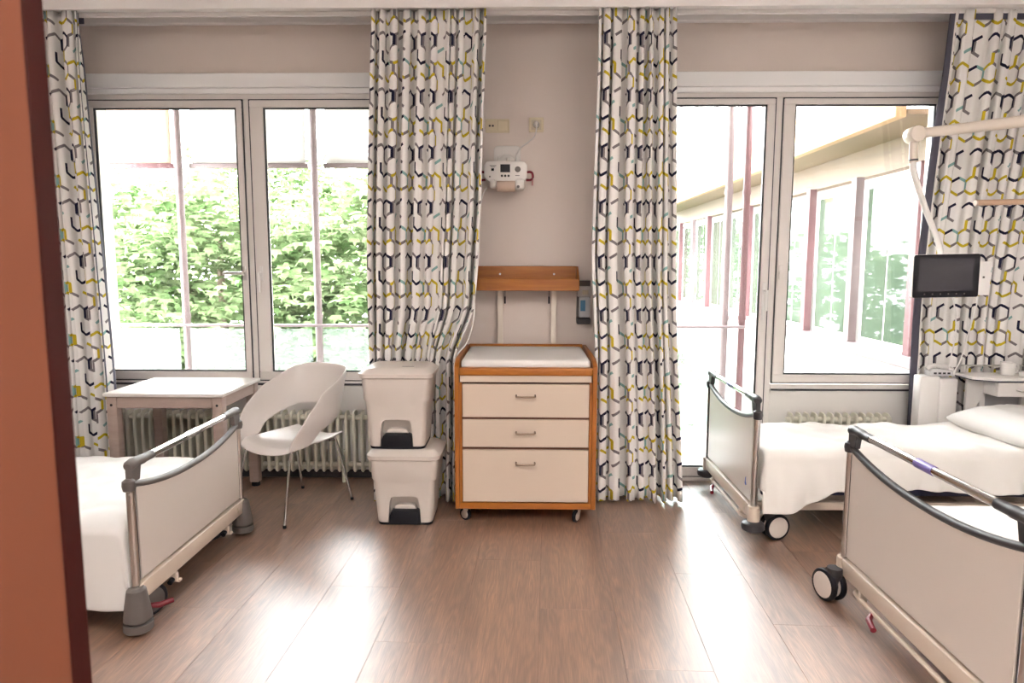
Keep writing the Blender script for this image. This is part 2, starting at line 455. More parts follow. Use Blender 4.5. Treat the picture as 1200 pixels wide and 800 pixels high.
w1 = sroot('window_1', 'wide casement window of two sashes above the table')
bm = bmesh.new(); frame_rect(bm, WX1a, WX1b, 0.665, 2.70, 0.04, WY+0.012, WY+0.10)
box(bm, -1.945, -1.905, WY+0.0128, WY+0.099, 0.70, 2.665, 0.004)
obj('frame', bm, M_frame, w1)
obj('panel_joint', B((WX1a+0.02, WX1b-0.02, WY+0.006, WY+0.012, 0.675, 0.69)), M_seal, w1)
s1 = sash(w1, -3.03, -1.952, 0.715, 2.655, -2.985, -1.993, 0.775, 2.606)
s2 = sash(w1, -1.898, -0.83, 0.715, 2.655, -1.805, -0.90, 0.775, 2.606)
lever(s1, -1.973, 1.475, 'L'); lever(s2, -1.858, 1.475, 'D')
struct('wall_spandrel', B((WX1a, WX1b, WY+0.015, WY+T_, -0.1, 0.665)), M_panel, 'pale panel below the wide casement window')
struct('baseboard_left', B((WX1a, WX1b, WY-0.0, WY+0.015, 0, 0.055), bev=0.002), M_darkgrey, 'narrow dark skirting below the wide casement window')

d2 = sroot('door_2', 'glazed balcony door beside the fixed window')
bm = bmesh.new()
box(bm, WX2a, WX2b, WY+0.012, WY+0.10, 2.665, 2.70, 0.004)
box(bm, WX2a, WX2a+0.03, WY+0.0128, WY+0.099, 0, 2.668, 0.004)
box(bm, 1.693, 1.738, WY+0.0128, WY+0.099, 0, 2.668, 0.004)
obj('frame', bm, M_frame, d2)
obj('threshold', B((WX2a, 1.738, WY-0.03, WY+0.10, 0.0005, 0.022), bev=0.004), M_frame, d2)
s = sash(d2, 0.895, 1.688, 0.028, 2.657, 0.96, 1.634, 0.095, 2.618)
bm = bmesh.new()
box(bm, 1.648, 1.674, WY-0.018, WY-0.006, 1.16, 1.42, 0.004, 2)
tube(bm, [(1.661, WY-0.014, 1.36), (1.661, WY-0.06, 1.36)], 0.009)
tube(bm, [(1.661, WY-0.062, 1.368), (1.662, WY-0.064, 1.3), (1.663, WY-0.06, 1.225)], [0.011, 0.01, 0.009])
obj('handle', bm, M_whiteplastic, s)

w2 = sroot('window_2', 'fixed window beside the balcony door')
bm = bmesh.new()
box(bm, 2.835, WX2b, WY+0.0128, WY+0.099, 0.66, 2.668, 0.004)
box(bm, 1.738, WX2b, WY+0.012, WY+0.10, 0.66, 0.70, 0.004)
obj('frame', bm, M_frame, w2)
s = sash(w2, 1.746, 2.826, 0.715, 2.657, 1.822, 2.765, 0.772, 2.618)
bm = bmesh.new()
box(bm, 1.756, 1.784, WY-0.014, WY-0.006, 1.44, 1.54, 0.003, 2)
tube(bm, [(1.77, WY-0.012, 1.49), (1.77, WY-0.022, 1.49)], 0.011)
obj('handle', bm, M_frame, s)
obj('panel_joint', B((1.745, WX2b-0.02, WY+0.006, WY+0.012, 0.655, 0.668)), M_seal, w2)
struct('wall_spandrel_right', B((1.738, WX2b, WY+0.015, WY+T_, -0.1, 0.655)), M_panel, 'pale panel below the fixed window')

# entry door leaf in the foreground
d1 = sroot('door_1', 'terracotta door leaf with dark red edge standing open')
obj('leaf', B((-1.455, -0.549, 0.768, 0.798, 0.01, 2.12), bev=0.001), M_doorface, d1)
obj('edge_strip', B((-0.549, -0.546, 0.7665, 0.7995, 0.01, 2.12), bev=0.0008), M_dooredge, d1)
bm = bmesh.new()
tube(bm, [(-1.38, 0.768, 1.05), (-1.38, 0.715, 1.05), (-1.26, 0.712, 1.05)], 0.009)
obj('handle', bm, M_steel, d1)

# fill lamps added above the frame, out of view, to brighten the ward
def fill_lamp(x, y, label):
    t = thing('fill_lamp', label, 'lamp', (x, y, ZC))
    obj('housing', B((-0.64, 0.64, -0.17, 0.17, -0.34, -0.30), bev=0.01, seg=2), M_white_wall, t)
    obj('fill_panel', B((-0.60, 0.60, -0.145, 0.145, -0.352, -0.3405), bev=0.004), M_fill, t)
    obj('fill_panel', B((-0.60, 0.60, -0.145, 0.145, -0.2995, -0.288), bev=0.004), M_fill, t)
    for s_ in (-1, 1): obj('suspension', T(([(s_*0.5, 0, -0.29), (s_*0.5, 0, 0)], 0.004), n=6), M_steel, t)
fill_lamp(-1.7, 0.9, 'unseen added fill lamp above the bed with grey cone bumpers')
fill_lamp(0.35, -0.75, 'unseen added fill lamp above the entry behind the open door')
fill_lamp(1.7, 0.9, 'unseen added fill lamp above the bed with the plain cream footboard')

# ------------------------------------------------------------------ curtains
def curtain_material():
    m, nt, b = new_mat('hexagon_print_curtain')
    N, L = nt.nodes, nt.links
    a = 0.0555; s = a*math.sqrt(3)/2
    NX, NYr = 8, 4
    PX, PY = NX*s, 1.5*a*NYr
    uv = N.new('ShaderNodeUVMap'); uv.uv_map = 'UVMap'
    sp = N.new('ShaderNodeSeparateXYZ'); L.new(uv.outputs[0], sp.inputs[0])
    def math2(op, x, y, c=None):
        n = N.new('ShaderNodeMath'); n.operation = op
        for i, v in enumerate((x, y, c)):
            if v is None: continue
            if isinstance(v, (int, float)): n.inputs[i].default_value = v
            else: L.new(v, n.inputs[i])
        return n.outputs[0]
    U = math2('FLOORED_MODULO', sp.outputs[0], PX); V = math2('FLOORED_MODULO', sp.outputs[1], PY)
    # coordinates along and across the three edge directions
    dirs = {'up': (s/a, 0.5), 'dn': (s/a, -0.5), 'st': (0.0, 1.0)}
    ax = {}
    for k, (tx, ty) in dirs.items():
        t = math2('ADD', math2('MULTIPLY', U, tx), math2('MULTIPLY', V, ty))
        n_ = math2('ADD', math2('MULTIPLY', U, -ty), math2('MULTIPLY', V, tx))
        ax[k] = (t, n_)
    # which edges of the honeycomb are printed, and in which ink
    zig = {3: 'KKG-GGK-', 2: '-G-T--G-', 1: 'YGYY-KKT', 0: 'YYG-G-YG'}
    stem = {2: {0: '-', 2: 'K', 4: '-', 6: 'K'}, 1: {1: 'Y', 3: '-', 5: 'K', 7: '-'}, 0: {0: 'T', 2: 'G', 4: 'Y', 6: '-'}, 3: {1: '-', 3: 'Y', 5: '-', 7: '-'}}
    def vert(k, j): return (j*s, 1.5*a*k + (0.5*a if (j+k) % 2 == 0 else 0.0))
    segs = []
    for k, row in zig.items():
        for j, c in enumerate(row):
            if c == '-': continue
            segs.append((vert(k, j), vert(k, j+1), c))
    for k, d in stem.items():
        for j, c in d.items():
            if c == '-': continue
            p = vert(k, j); segs.append((p, (p[0], p[1]+a), c))
            if c == 'K' and k == 2: segs.append(((p[0]+0.0125, p[1]), (p[0]+0.0125, p[1]+a*0.93), 'G'))
    masks = {c: None for c in 'GTYK'}
    hw = 0.0082
    for p, q, c in segs:
        d = 'st' if abs(p[0]-q[0]) < 1e-6 else ('up' if q[1] > p[1] else 'dn')
        tx, ty = dirs[d]
        for ox in (-PX, 0, PX):
            for oy in (-PY, 0, PY):
                x0, x1 = sorted((p[0]+ox, q[0]+ox)); y0, y1 = sorted((p[1]+oy, q[1]+oy))
                if x1 < -0.006 or x0 > PX+0.006 or y1 < -0.006 or y0 > PY+0.006: continue
                if (x1-x0 < 1e-6 and (x0 > PX+hw or x0 < -hw)): continue
                mx_, my_ = (p[0]+q[0])/2+ox, (p[1]+q[1])/2+oy
                ct = mx_*tx + my_*ty; cn = -mx_*ty + my_*tx
                r = math2('MULTIPLY', math2('COMPARE', ax[d][0], ct, a/2+0.002), math2('COMPARE', ax[d][1], cn, hw))
                masks[c] = r if masks[c] is None else math2('MAXIMUM', masks[c], r)
    cols = {'G': (0.20, 0.175, 0.18), 'T': (0.24, 0.42, 0.40), 'Y': (0.56, 0.42, 0.02), 'K': (0.012, 0.012, 0.035)}
    cur = None
    for c in 'GTYK':
        mx = N.new('ShaderNodeMix'); mx.data_type = 'RGBA'
        L.new(masks[c], mx.inputs[0])
        if cur is None: mx.inputs[6].default_value = (0.84, 0.81, 0.785, 1)
        else: L.new(cur, mx.inputs[6])
        mx.inputs[7].default_value = (*cols[c], 1); cur = mx.outputs[2]
    L.new(cur, b.inputs['Base Color'])
    b.inputs['Roughness'].default_value = 0.85
    b.inputs['Specular IOR Level'].default_value = 0.2
    # woven relief
    t = N.new('ShaderNodeTexNoise'); t.inputs['Scale'].default_value = 900.0; L.new(uv.outputs[0], t.inputs['Vector'])
    bp = N.new('ShaderNodeBump'); bp.inputs['Strength'].default_value = 0.15; bp.inputs['Distance'].default_value = 0.001
    L.new(t.outputs['Fac'], bp.inputs['Height']); L.new(bp.outputs[0], b.inputs['Normal'])
    return m
M_curtain = curtain_material()

def curtain(label, xa, xb, pleats, seed, ytop=4.335, ybot=4.335, ztop=3.075, zbot=0.02, fullness=1.0, edge=None, phase=0.0, lining=None):
    """xa(z), xb(z): left and right edges; pleats: number of folds"""
    rnd = random.Random(seed)
    nz, nt = 46, pleats*18
    # irregular fold widths and depths
    wts = [0.45 + rnd.random()**1.5*1.5 for _ in range(pleats)]
    tot = sum(wts); cum = [0]
    for w in wts: cum.append(cum[-1] + w/tot)
    amp = [0.6 + rnd.random()*0.55 for _ in range(pleats)]
    lean = [(rnd.random()-0.5)*1.3 for _ in range(pleats)]
    sway = [rnd.random()*6.28 for _ in range(pleats)]
    def pt(i, z):
        f = i/nt*pleats; k = min(int(f), pleats-1); u = f-k
        v = (ztop-z)/(ztop-zbot)
        X0, X1 = xa(z), xb(z)
        W = X1-X0
        ph = 2*PI*u + phase
        base = cum[k] + (cum[k+1]-cum[k])*u
        wv = (cum[k+1]-cum[k])*W
        kn = (k+1) % pleats
        A = (amp[k]*(1-u) + amp[kn]*u)
        depth = 0.074*A*fullness*(0.8 + 0.35*math.sin(2.2*v + sway[k])) * (0.55 + 0.45*sstep(0, 0.12, v))
        sw = math.sin(2.6*v + sway[k])*0.006*v
        x = X0 + base*W + 0.115*wv*math.sin(2*ph) + (lean[k]*(1-u)+lean[kn]*u)*0.22*wv*math.sin(ph)*math.cos(ph/2)**2 + sw*math.sin(PI*u)
        y = ytop + (ybot-ytop)*sstep(-0.25, 0.68, v) - depth*math.cos(ph) + 0.012*math.sin(3*ph + sway[k])*A*0.5
        zz = z
        if v > 0.999: zz = z + 0.002*math.sin(ph)
        return Vector((x, y, zz))
    zs = [ztop - (ztop-zbot)*r/nz for r in range(nz+1)]
    # cloth length across the folds, measured once at mid height, gives the print its flat coordinates
    zm = ztop - 0.45*(ztop-zbot); us = [0.0]
    prev = pt(0, zm)
    for i in range(1, nt+1):
        q = pt(i, zm); us.append(us[-1] + (Vector((q.x, q.y, 0))-Vector((prev.x, prev.y, 0))).length); prev = q
    verts, faces, uvs = [], [], []
    for z in zs:
        for i in range(nt+1):
            verts.append(pt(i, z)); uvs.append((us[i] + seed*0.137, z))
    n1 = nt+1
    for r in range(nz):
        for i in range(nt):
            faces.append((r*n1+i, (r+1)*n1+i, (r+1)*n1+i+1, r*n1+i+1))
    me = bpy.data.meshes.new('cloth'); me.from_pydata([tuple(v) for v in verts], [], faces)
    ul = me.uv_layers.new(name='UVMap')
    li = np.zeros(len(me.loops), dtype=np.int32); me.loops.foreach_get('vertex_index', li)
    ul.data.foreach_set('uv', np.array(uvs, dtype=np.float32)[li].ravel())
    me.shade_smooth(); me.materials.append(M_curtain)
    t = thing('curtain', label, 'curtain', (0, 0, 0), 0, 'curtains at the windows')
    cl = bpy.data.objects.new('cloth', me); COL.objects.link(cl); cl.parent = t
    sol = cl.modifiers.new('thickness', 'SOLIDIFY'); sol.thickness = 0.003; sol.offset = 1
    # dark lining hung just behind the print
    lv = [Vector((v.x, v.y+0.007, v.z+ (0.012 if v.z < zbot+0.02 else 0))) for v in verts]
    ml = bpy.data.meshes.new('lining'); ml.from_pydata([tuple(v) for v in lv], [], faces); ml.shade_smooth(); ml.materials.append(M_lining)
    lo = bpy.data.objects.new('lining', ml); COL.objects.link(lo); lo.parent = t
    # heading tape that carries the folds on the track
    x0_, x1_ = xa(ztop), xb(ztop)
    obj('heading_tape', B((x0_+0.01, x1_-0.01, ytop+0.062, ytop+0.066, ztop-0.05, 3.0855)), M_lining, t)
    if lining:
        # turned-back leading edge that shows the lining
        rows = []
        for z in zs:
            e = pt(0, z); d = lining*(0.45 + 0.55*sstep(3.1, 2.2, z))
            rows.append([Vector((e.x+0.004, e.y-0.002, z)), Vector((e.x-0.3*d, e.y+0.012, z)), Vector((e.x-0.75*d, e.y+0.025, z)), Vector((e.x-d, e.y+0.042, z))])
        bm = bmesh.new(); grid(bm, rows)
        e = obj('turned_edge', bm, M_lining, t, smooth=60)
        sm = e.modifiers.new('thickness', 'SOLIDIFY'); sm.thickness = 0.003
        # white hem line along the edge
        bm = bmesh.new(); tube(bm, [pt(0, z) + Vector((-0.002, -0.004, 0)) for z in zs], 0.005, 6)
        obj('hem', bm, M_sheet, t)
    return t
def lin(z, pts):
    pts = sorted(pts)
    if z <= pts[0][0]: return pts[0][1]
    for (a, x0), (b, x1) in zip(pts, pts[1:]):
        if z <= b: return x0 + (x1-x0)*sstep(a, b, z)*0.5 + (x1-x0)*0.5*(z-a)/(b-a)
    return pts[-1][1]
curtain('hexagon print curtain hanging beside the table and the wide casement window', lambda z: -3.36, lambda z: lin(z, [(0, -2.69), (0.8, -2.69), (3.07, -2.745)]), 9, 3)
curtain('hexagon print curtain hanging behind the stacked pedal bins', lambda z: lin(z, [(0, -0.97), (1.5, -0.985), (3.07, -0.935)]),
        lambda z: lin(z, [(0, -0.45), (0.95, -0.44), (1.3, -0.31), (2.0, -0.27), (3.07, -0.237)]), 10, 5)
curtain('hexagon print curtain hanging between the dresser and the balcony door', lambda z: lin(z, [(0, 0.44), (1.0, 0.44), (1.6, 0.41), (3.07, 0.435)]),
        lambda z: lin(z, [(0, 1.02), (1.5, 0.94), (3.07, 0.905)]), 8, 11)
curtain('hexagon print curtain with dark turned edge behind the small screen', lambda z: lin(z, [(0, 2.70), (0.9, 2.68), (3.07, 2.605)]),
        lambda z: 3.42, 7, 8, ybot=4.69, fullness=0.62, lining=0.03)

# ------------------------------------------------------------------ radiators
def radiator(label, x0, n, pitch, y0, y1, z0, z1):
    t = thing('radiator', label, 'radiator', (x0, (y0+y1)/2, z0))
    h = z1-z0; d = (y1-y0)/2
    # one slim section: two tall rounded columns joined at top and bottom
    bm = bmesh.new()
    prism(bm, roundrect(-d, d, 0, h, 0.03, 4), 'X', -0.006, 0.006, 0.003, 1)
    tube(bm, [(0, -d+0.012, 0.015), (0, -d+0.010, h/2), (0, -d+0.012, h-0.015)], [0.011, 0.013, 0.011], 8)
    fin = obj('fin', bm, M_rad, t); fin.location = (0, 0, 0)
    for k in range(1, n):
        f = fin.copy(); COL.objects.link(f); f.parent = t; f.location = (k*pitch, 0, 0)
    L_ = (n-1)*pitch
    obj('header', T(([(-0.03, 0, h-0.05), (L_+0.03, 0, h-0.05)], 0.02)), M_rad, t)
    obj('header', T(([(-0.03, 0, 0.05), (L_+0.03, 0, 0.05)], 0.02)), M_rad, t)
    for x in (0.25, L_-0.25):
        obj('bracket', B((x-0.01, x+0.01, 0.0, WY+0.014-(y0+y1)/2, 0.12, 0.15), bev=0.002), M_rad, t)
        obj('foot', B((x-0.012, x+0.012, -0.03, 0.03, -z0, 0.03), bev=0.002), M_rad, t)
    bm = bmesh.new()
    tube(bm, [(L_+0.02, 0, 0.05), (L_+0.10, 0, 0.05), (L_+0.12, 0.0, 0.03), (L_+0.12, 0, -z0)], 0.009)
    obj('pipe', bm, M_rad, t)
    return t
radiator('ribbed cream radiator below the wide casement window', -2.92, 35, 0.0555, 4.66, 4.76, 0.075, 0.515)
radiator('ribbed white radiator behind the bed at the fixed window', 1.86, 13, 0.0555, 4.68, 4.78, 0.075, 0.515)

# ------------------------------------------------------------------ table
def table():
    t = thing('table', 'grey-beige wooden table with pale top beside the curtain', 'table', (-2.21, 4.355, 0))
    w, d, h = 0.72, 0.575, 0.755
    obj('tabletop', B((-w/2-0.012, w/2+0.012, -d/2-0.012, d/2+0.012, h-0.022, h), bev=0.005, seg=2), M_tabletop, t)
    for sx in (-1, 1):
        for sy in (-1, 1):
            lx, ly = sx*(w/2-0.033), sy*(d/2-0.033)
            lg = obj('leg', B((lx-0.032, lx+0.032, ly-0.032, ly+0.032, 0.03, h-0.023), bev=0.006, seg=2), M_table, t)
            obj('foot', mk(lathe, [(0.028, 0), (0.03, 0.004), (0.03, 0.03)], (lx, ly, 0.0)), M_black, lg)
            bm = bmesh.new(); lathe(bm, [(0.008, -0.0335), (0.008, -0.031)], (lx, ly if sy < 0 else ly, h-0.075), 'Y', 12)
            if sy < 0: obj('bolt', bm, M_black, lg)
            else: bm.free()
    obj('apron', B((-w/2+0.066, w/2-0.066, -d/2+0.008, -d/2+0.03, h-0.095, h-0.023), bev=0.003), M_table, t)
    obj('apron', B((-w/2+0.066, w/2-0.066, d/2-0.03, d/2-0.008, h-0.095, h-0.023), bev=0.003), M_table, t)
    for sx in (-1, 1):
        x = sx*(w/2-0.02)
        obj('apron', B((x-0.011, x+0.011, -d/2+0.066, d/2-0.066, h-0.095, h-0.023), bev=0.003), M_table, t)
table()

# ------------------------------------------------------------------ chair
def chair():
    fx, fy = -0.475, -0.88
    rz = math.atan2(fy, fx) + PI/2          # local -Y is the front
    t = thing('armchair', 'white plastic shell armchair on slim chrome legs', 'chair', (-1.47, 4.19, 0), rz)
    hw = 0.265
    def plan(s):
        """outline of the rim, s from -1 (front left) over 0 (back) to 1 (front right)"""
        a = s*PI*0.5*1.0
        sg = math.copysign(1, s)
        q = abs(s)
        if q < 0.55:
            an = q/0.55*PI/2
            x = sg*hw*math.sin(an)**0.85; y = 0.02 + 0.26*math.cos(an)**0.75
        else:
            k = (q-0.55)/0.45
            x = sg*(hw + 0.012*math.sin(k*PI)); y = 0.02 - 0.25*k
        return x, y
    def pl(ps, q):
        for (a_, v0), (b_, v1) in zip(ps, ps[1:]):
            if q <= b_: return v0 + (v1-v0)*(q-a_)/(b_-a_)
        return ps[-1][1]
    def top(s):
        q = abs(s)
        T_p = [(0, 0.885), (0.22, 0.882), (0.36, 0.862), (0.5, 0.80), (0.65, 0.725), (0.8, 0.655), (0.90, 0.585), (0.96, 0.52), (1.0, 0.462)]
        return pl(T_p, q)
    def bot(s):
        q = abs(s)
        return pl([(0, 0.625), (0.25, 0.612), (0.45, 0.565), (0.58, 0.52), (0.68, 0.468), (0.76, 0.444), (1.0, 0.44)], q)
    n = 64; m = 7
    rows_o = []
    for i in range(n+1):
        s = -1 + 2*i/n
        x, y = plan(s); zt, zb = top(s), bot(s)
        row = []
        for j in range(m+1):
            v = j/m; z = zb + (zt-zb)*v
            lean = (z-0.62)*0.28*(1-sstep(0.25, 0.7, abs(s)))
            tuck = 1 - 0.16*sstep(0.62, 0.44, z)
            row.append(Vector((x*tuck, y + lean, z)))
        rows_o.append(row)
    bm = bmesh.new(); grid(bm, rows_o)
    o = obj('backrest', bm, M_chair, t, smooth=80)
    md = o.modifiers.new('thickness', 'SOLIDIFY'); md.thickness = 0.011; md.offset = 0
    md = o.modifiers.new('soft', 'SUBSURF'); md.levels = 1; md.render_levels = 2
    # seat pan with waterfall front and upturned sides
    rows = []
    for i in range(25):
        v = i/24; y = -0.255 + 0.50*v
        row = []
        for j in range(25):
            u = -1 + 2*j/24
            half = 0.232 - 0.03*sstep(0.6, 1, v) - 0.02*(1-sstep(0, 0.15, v))
            x = u*half
            z = 0.452 - 0.012*math.cos(u*PI/2) - 0.03*sstep(0.12, 0, v) + 0.02*abs(u)**4 - 0.008*math.sin(v*PI)
            row.append(Vector((x, y + 0.03*(1-v)*(u*u), z)))
        rows.append(row)
    bm = bmesh.new(); grid(bm, rows)
    o = obj('seat', bm, M_chair, t, smooth=80)
    md = o.modifiers.new('thickness', 'SOLIDIFY'); md.thickness = 0.012; md.offset = -1
    md = o.modifiers.new('soft', 'SUBSURF'); md.levels = 1; md.render_levels = 1
    # legs: splayed chrome tubes
    fr, bk = [(-0.225, -0.285), (0.225, -0.285)], [(-0.225, 0.285), (0.225, 0.285)]
    for (x, y) in fr + bk:
        sy = -1 if y < 0 else 1; sx = -1 if x < 0 else 1
        tp = Vector((sx*0.175, sy*0.15, 0.425))
        knee = Vector((sx*0.192, sy*0.185, 0.418))
        p = smooth_path([tp, tp+Vector((sx*0.012, sy*0.022, 0.0)), knee + Vector((0, sy*0.01, -0.02)), (x, y, 0.012)], 6)
        lg = obj('leg', T((p, 0.0085), n=10), M_chrome, t)
        obj('foot', mk(lathe, [(0.0095, 0), (0.011, 0.003), (0.010, 0.018)], (x, y, 0)), M_black, lg)
    bm = bmesh.new()
    tube(bm, [(-0.175, -0.15, 0.425), (0.175, -0.15, 0.425)], 0.0085); tube(bm, [(-0.175, 0.15, 0.425), (0.175, 0.15, 0.425)], 0.0085)
    tube(bm, [(-0.12, -0.15, 0.425), (-0.12, 0.15, 0.425)], 0.0085); tube(bm, [(0.12, -0.15, 0.425), (0.12, 0.15, 0.425)], 0.0085)
    obj('under_frame', bm, M_chrome, t)
chair()

# ------------------------------------------------------------------ pedal bins
def rr_section(hx, hy, r, z, n=5, cx=0, cy=0):
    return [Vector((p[0]+cx, p[1]+cy, z)) for p in roundrect(-hx, hx, -hy, hy, r, n)]
def pedal_bin(label, loc, H, slot):
    t = thing('pedal_bin', label, 'bin', loc, 0, 'stacked pedal bins')
    hx0, hy0, hx1, hy1 = 0.163, 0.145, 0.195, 0.166
    k = H/0.49
    def hx(z): return hx0 + (hx1-hx0)*z/(0.46*k)
    def hy(z): return hy0 + (hy1-hy0)*z/(0.46*k)
    secs = []
    for z, e in ((0.012, -0.004), (0.02, 0), (0.10, 0), (0.285*k, 0), (0.30*k, 0.008), (0.43*k, 0.008), (0.437*k, 0.008)):
        secs.append(rr_section(hx(z)+e, hy(z)+e, 0.035, z))
    bm = bmesh.new(); loft(bm, secs)
    body = obj('body', bm, M_binplastic, t)
    # arched pedal recess cut into the lower front
    cut = bmesh.new()
    arch = [(-0.100, -0.05), (0.100, -0.05), (0.093, 0.10), (0.086, 0.150), (0.078, 0.168), (0.06, 0.176), (0.0, 0.178), (-0.06, 0.176), (-0.078, 0.168), (-0.086, 0.150), (-0.093, 0.10)]
    prism(cut, arch, 'Y', -0.30, -0.075)
    bmesh.ops.recalc_face_normals(cut, faces=cut.faces)
    cme = bpy.data.meshes.new('cut'); cut.to_mesh(cme); cut.free()
    co = bpy.data.objects.new('cut', cme); COL.objects.link(co); co.parent = t
    md = body.modifiers.new('recess', 'BOOLEAN'); md.operation = 'DIFFERENCE'; md.object = co; md.solver = 'EXACT'
    bpy.context.view_layer.update()
    dg = bpy.context.evaluated_depsgraph_get()
    nm = bpy.data.meshes.new_from_object(body.evaluated_get(dg)); body.modifiers.clear(); body.data = nm
    nm.shade_smooth(); nm.set_sharp_from_angle(angle=math.radians(35))
    bpy.data.objects.remove(co)
    # base plinth and black pedal
    bm = bmesh.new()
    loft(bm, [rr_section(hx0-0.002, hy0-0.002, 0.034, 0.0), rr_section(hx0, hy0, 0.035, 0.014)])
    obj('plinth', bm, M_black, t)
    bm = bmesh.new()
    prism(bm, [(-0.092, 0.004), (0.092, 0.004), (0.090, 0.055), (0.080, 0.078), (0.060, 0.088), (-0.060, 0.088), (-0.080, 0.078), (-0.090, 0.055)], 'Y', -0.156, -0.080, 0.004, 2)
    obj('pedal', bm, M_black, t)
    bm = bmesh.new()
    prism(bm, [(-0.066, 0.089), (0.066, 0.089), (0.058, 0.108), (0.04, 0.115), (-0.04, 0.115), (-0.058, 0.108)], 'Y', -0.122, -0.0765, 0.005, 2)
    obj('pedal_cover', bm, M_binplastic, t)
    # lid: overhanging rim with domed, chamfered top
    z = 0.437*k
    X, Y = hx1+0.02, hy1+0.02
    bm = bmesh.new()
    loft(bm, [rr_section(X-0.008, Y-0.008, 0.05, z-0.012), rr_section(X+0.002, Y+0.002, 0.055, z-0.004), rr_section(X+0.004, Y+0.004, 0.055, z+0.018),
              rr_section(X-0.008, Y-0.008, 0.05, z+0.026), rr_section(X-0.034, Y-0.030, 0.045, z+0.044), rr_section(X-0.046, Y-0.042, 0.04, z+0.049), rr_section(X-0.09, Y-0.09, 0.03, z+0.051)])
    lid = obj('lid', bm, M_binplastic, t, smooth=30)
    if slot:
        obj('lid_slot', B((0.03, 0.10, -0.10, -0.09, z+0.050, z+0.0518)), M_darkgrey, lid)
        obj('lid_hinge', T(([(-0.12, Y-0.03, z+0.036), (0.12, Y-0.03, z+0.036)], 0.010)), M_binplastic, lid)
    return t
pedal_bin('white plastic pedal bin standing on the floor beside the dresser', (-0.712, 4.05, 0), 0.46, False)
pedal_bin('white plastic pedal bin stacked on top of the other bin', (-0.752, 4.055, 0.4616), 0.485, True)

# ------------------------------------------------------------------ dresser (changing table)
def caster(parent, x, y, rz, r=0.042):
    c = obj('caster', mk(caster_fork, r), M_steel, parent)
    c.location = (x, y, 0); c.rotation_euler = (0, 0, rz)
    bm = bmesh.new(); lathe(bm, [(r-0.006, -0.011), (r, -0.007), (r, 0.007), (r-0.006, 0.011)], (0, 0.02, r), 'X', 24)
    w = obj('wheel', bm, M_black, c)
    bm = bmesh.new(); lathe(bm, [(r*0.62, -0.013), (r*0.68, -0.011), (r*0.68, 0.011), (r*0.62, 0.013)], (0, 0.02, r), 'X', 20)
    obj('hub', bm, M_steel, c)
    return c
def caster_fork(bm, r):
    for s in (-1, 1):
        prism(bm, [(-0.018, 2*r+0.012), (0.022, 2*r+0.012), (0.032, r-0.006), (0.012, r-0.006)], 'X', s*0.016-0.0015, s*0.016+0.0015)
    box(bm, -0.0175, 0.0175, -0.018, 0.022, 2*r+0.009, 2*r+0.014)
    lathe(bm, [(0.009, 2*r+0.014), (0.009, 2*r+0.03)], (0, 0, 0), 'Z', 12)
def dresser():
    t = thing('dresser', 'honey wood changing dresser with three cream drawers on casters', 'dresser', (0.005, 0, 0))
    y0, y1 = 3.93, 4.70; hw = 0.417; zb, zt = 0.092, 0.945
    for s in (-1, 1):
        prof = [(y0, zb), (y1, zb), (y1, zt+0.045), (y0+0.10, zt+0.042), (y0+0.02, zt+0.022), (y0, zt+0.004)]
        bm = bmesh.new(); prism(bm, prof, 'X', min(s*hw, s*(hw-0.026)), max(s*hw, s*(hw-0.026)), 0.003, 2)
        obj('side_panel', bm, M_orange_v, t)
    hw2 = hw-0.0265
    obj('bottom_rail', B((-hw2, hw2, y0+0.002, y1, zb, zb+0.036), bev=0.002), M_orange, t)
    obj('top_rail', B((-hw2, hw2, y0-0.006, y0+0.05, 0.897, zt-0.002), bev=0.010, seg=3), M_orange, t)
    obj('top_board', B((-hw2, hw2, y0+0.051, y1-0.022, 0.905, 0.925)), M_orange, t)
    obj('back_panel', B((-hw2, hw2, y1-0.02, y1, zb, zt+0.05), bev=0.003), M_orange, t)
    obj('front_strip', B((-hw2+0.006, hw2-0.006, y0+0.004, y0+0.02, 0.858, 0.8965), bev=0.002), M_cream, t)
    obj('drawer_case', B((-hw2, hw2, y0+0.03, y1-0.021, 0.129, 0.857)), P('case_brown', (0.10, 0.032, 0.012), 0.6), t)
    for z0, z1 in ((0.650, 0.846), (0.470, 0.636), (0.136, 0.453)):
        d = obj('drawer', B((-0.371, 0.371, y0+0.002, y0+0.028, z0, z1), bev=0.0025), M_cream, t)
        zh = {0.650: 0.776, 0.470: 0.557, 0.136: 0.372}[z0]
        p = smooth_path([(-0.055, y0+0.002, zh+0.006), (-0.055, y0-0.02, zh+0.002), (-0.047, y0-0.026, zh), (0, y0-0.028, zh), (0.047, y0-0.026, zh), (0.055, y0-0.02, zh+0.002), (0.055, y0+0.002, zh+0.006)], 4)
        obj('handle', T((p, 0.0055), n=8), P('bronze', (0.20, 0.14, 0.10), 0.35, 0.8), d)
    for z in (0.643, 0.4615):
        obj('divider', B((-hw2, hw2, y0+0.012, y0+0.0295, z-0.006, z+0.005)), P('case_brown', (0, 0, 0)), t)
    for s in (-1, 1):
        obj('divider', B((min(s*0.374, s*hw2), max(s*0.374, s*hw2), y0+0.008, y0+0.03, 0.129, 0.857)), M_orange_v, t)
    for x, y, r in ((-0.345, 3.985, 1.0), (0.318, 3.99, 2.55), (-0.33, 4.62, 0.4), (0.33, 4.62, -0.3)):
        c = caster(t, x, y, r, 0.038)
dresser()
bm = bmesh.new()
secs = []
for z, e in ((0.926, -0.012), (0.93, -0.003), (0.95, 0), (0.972, -0.002), (0.981, -0.012), (0.984, -0.03)):
    secs.append([Vector((p.x, p.y, p.z)) for p in rr_section(0.384+e, 0.345+e, 0.03, z, 5, 0.005, 4.325)])
loft(bm, secs)
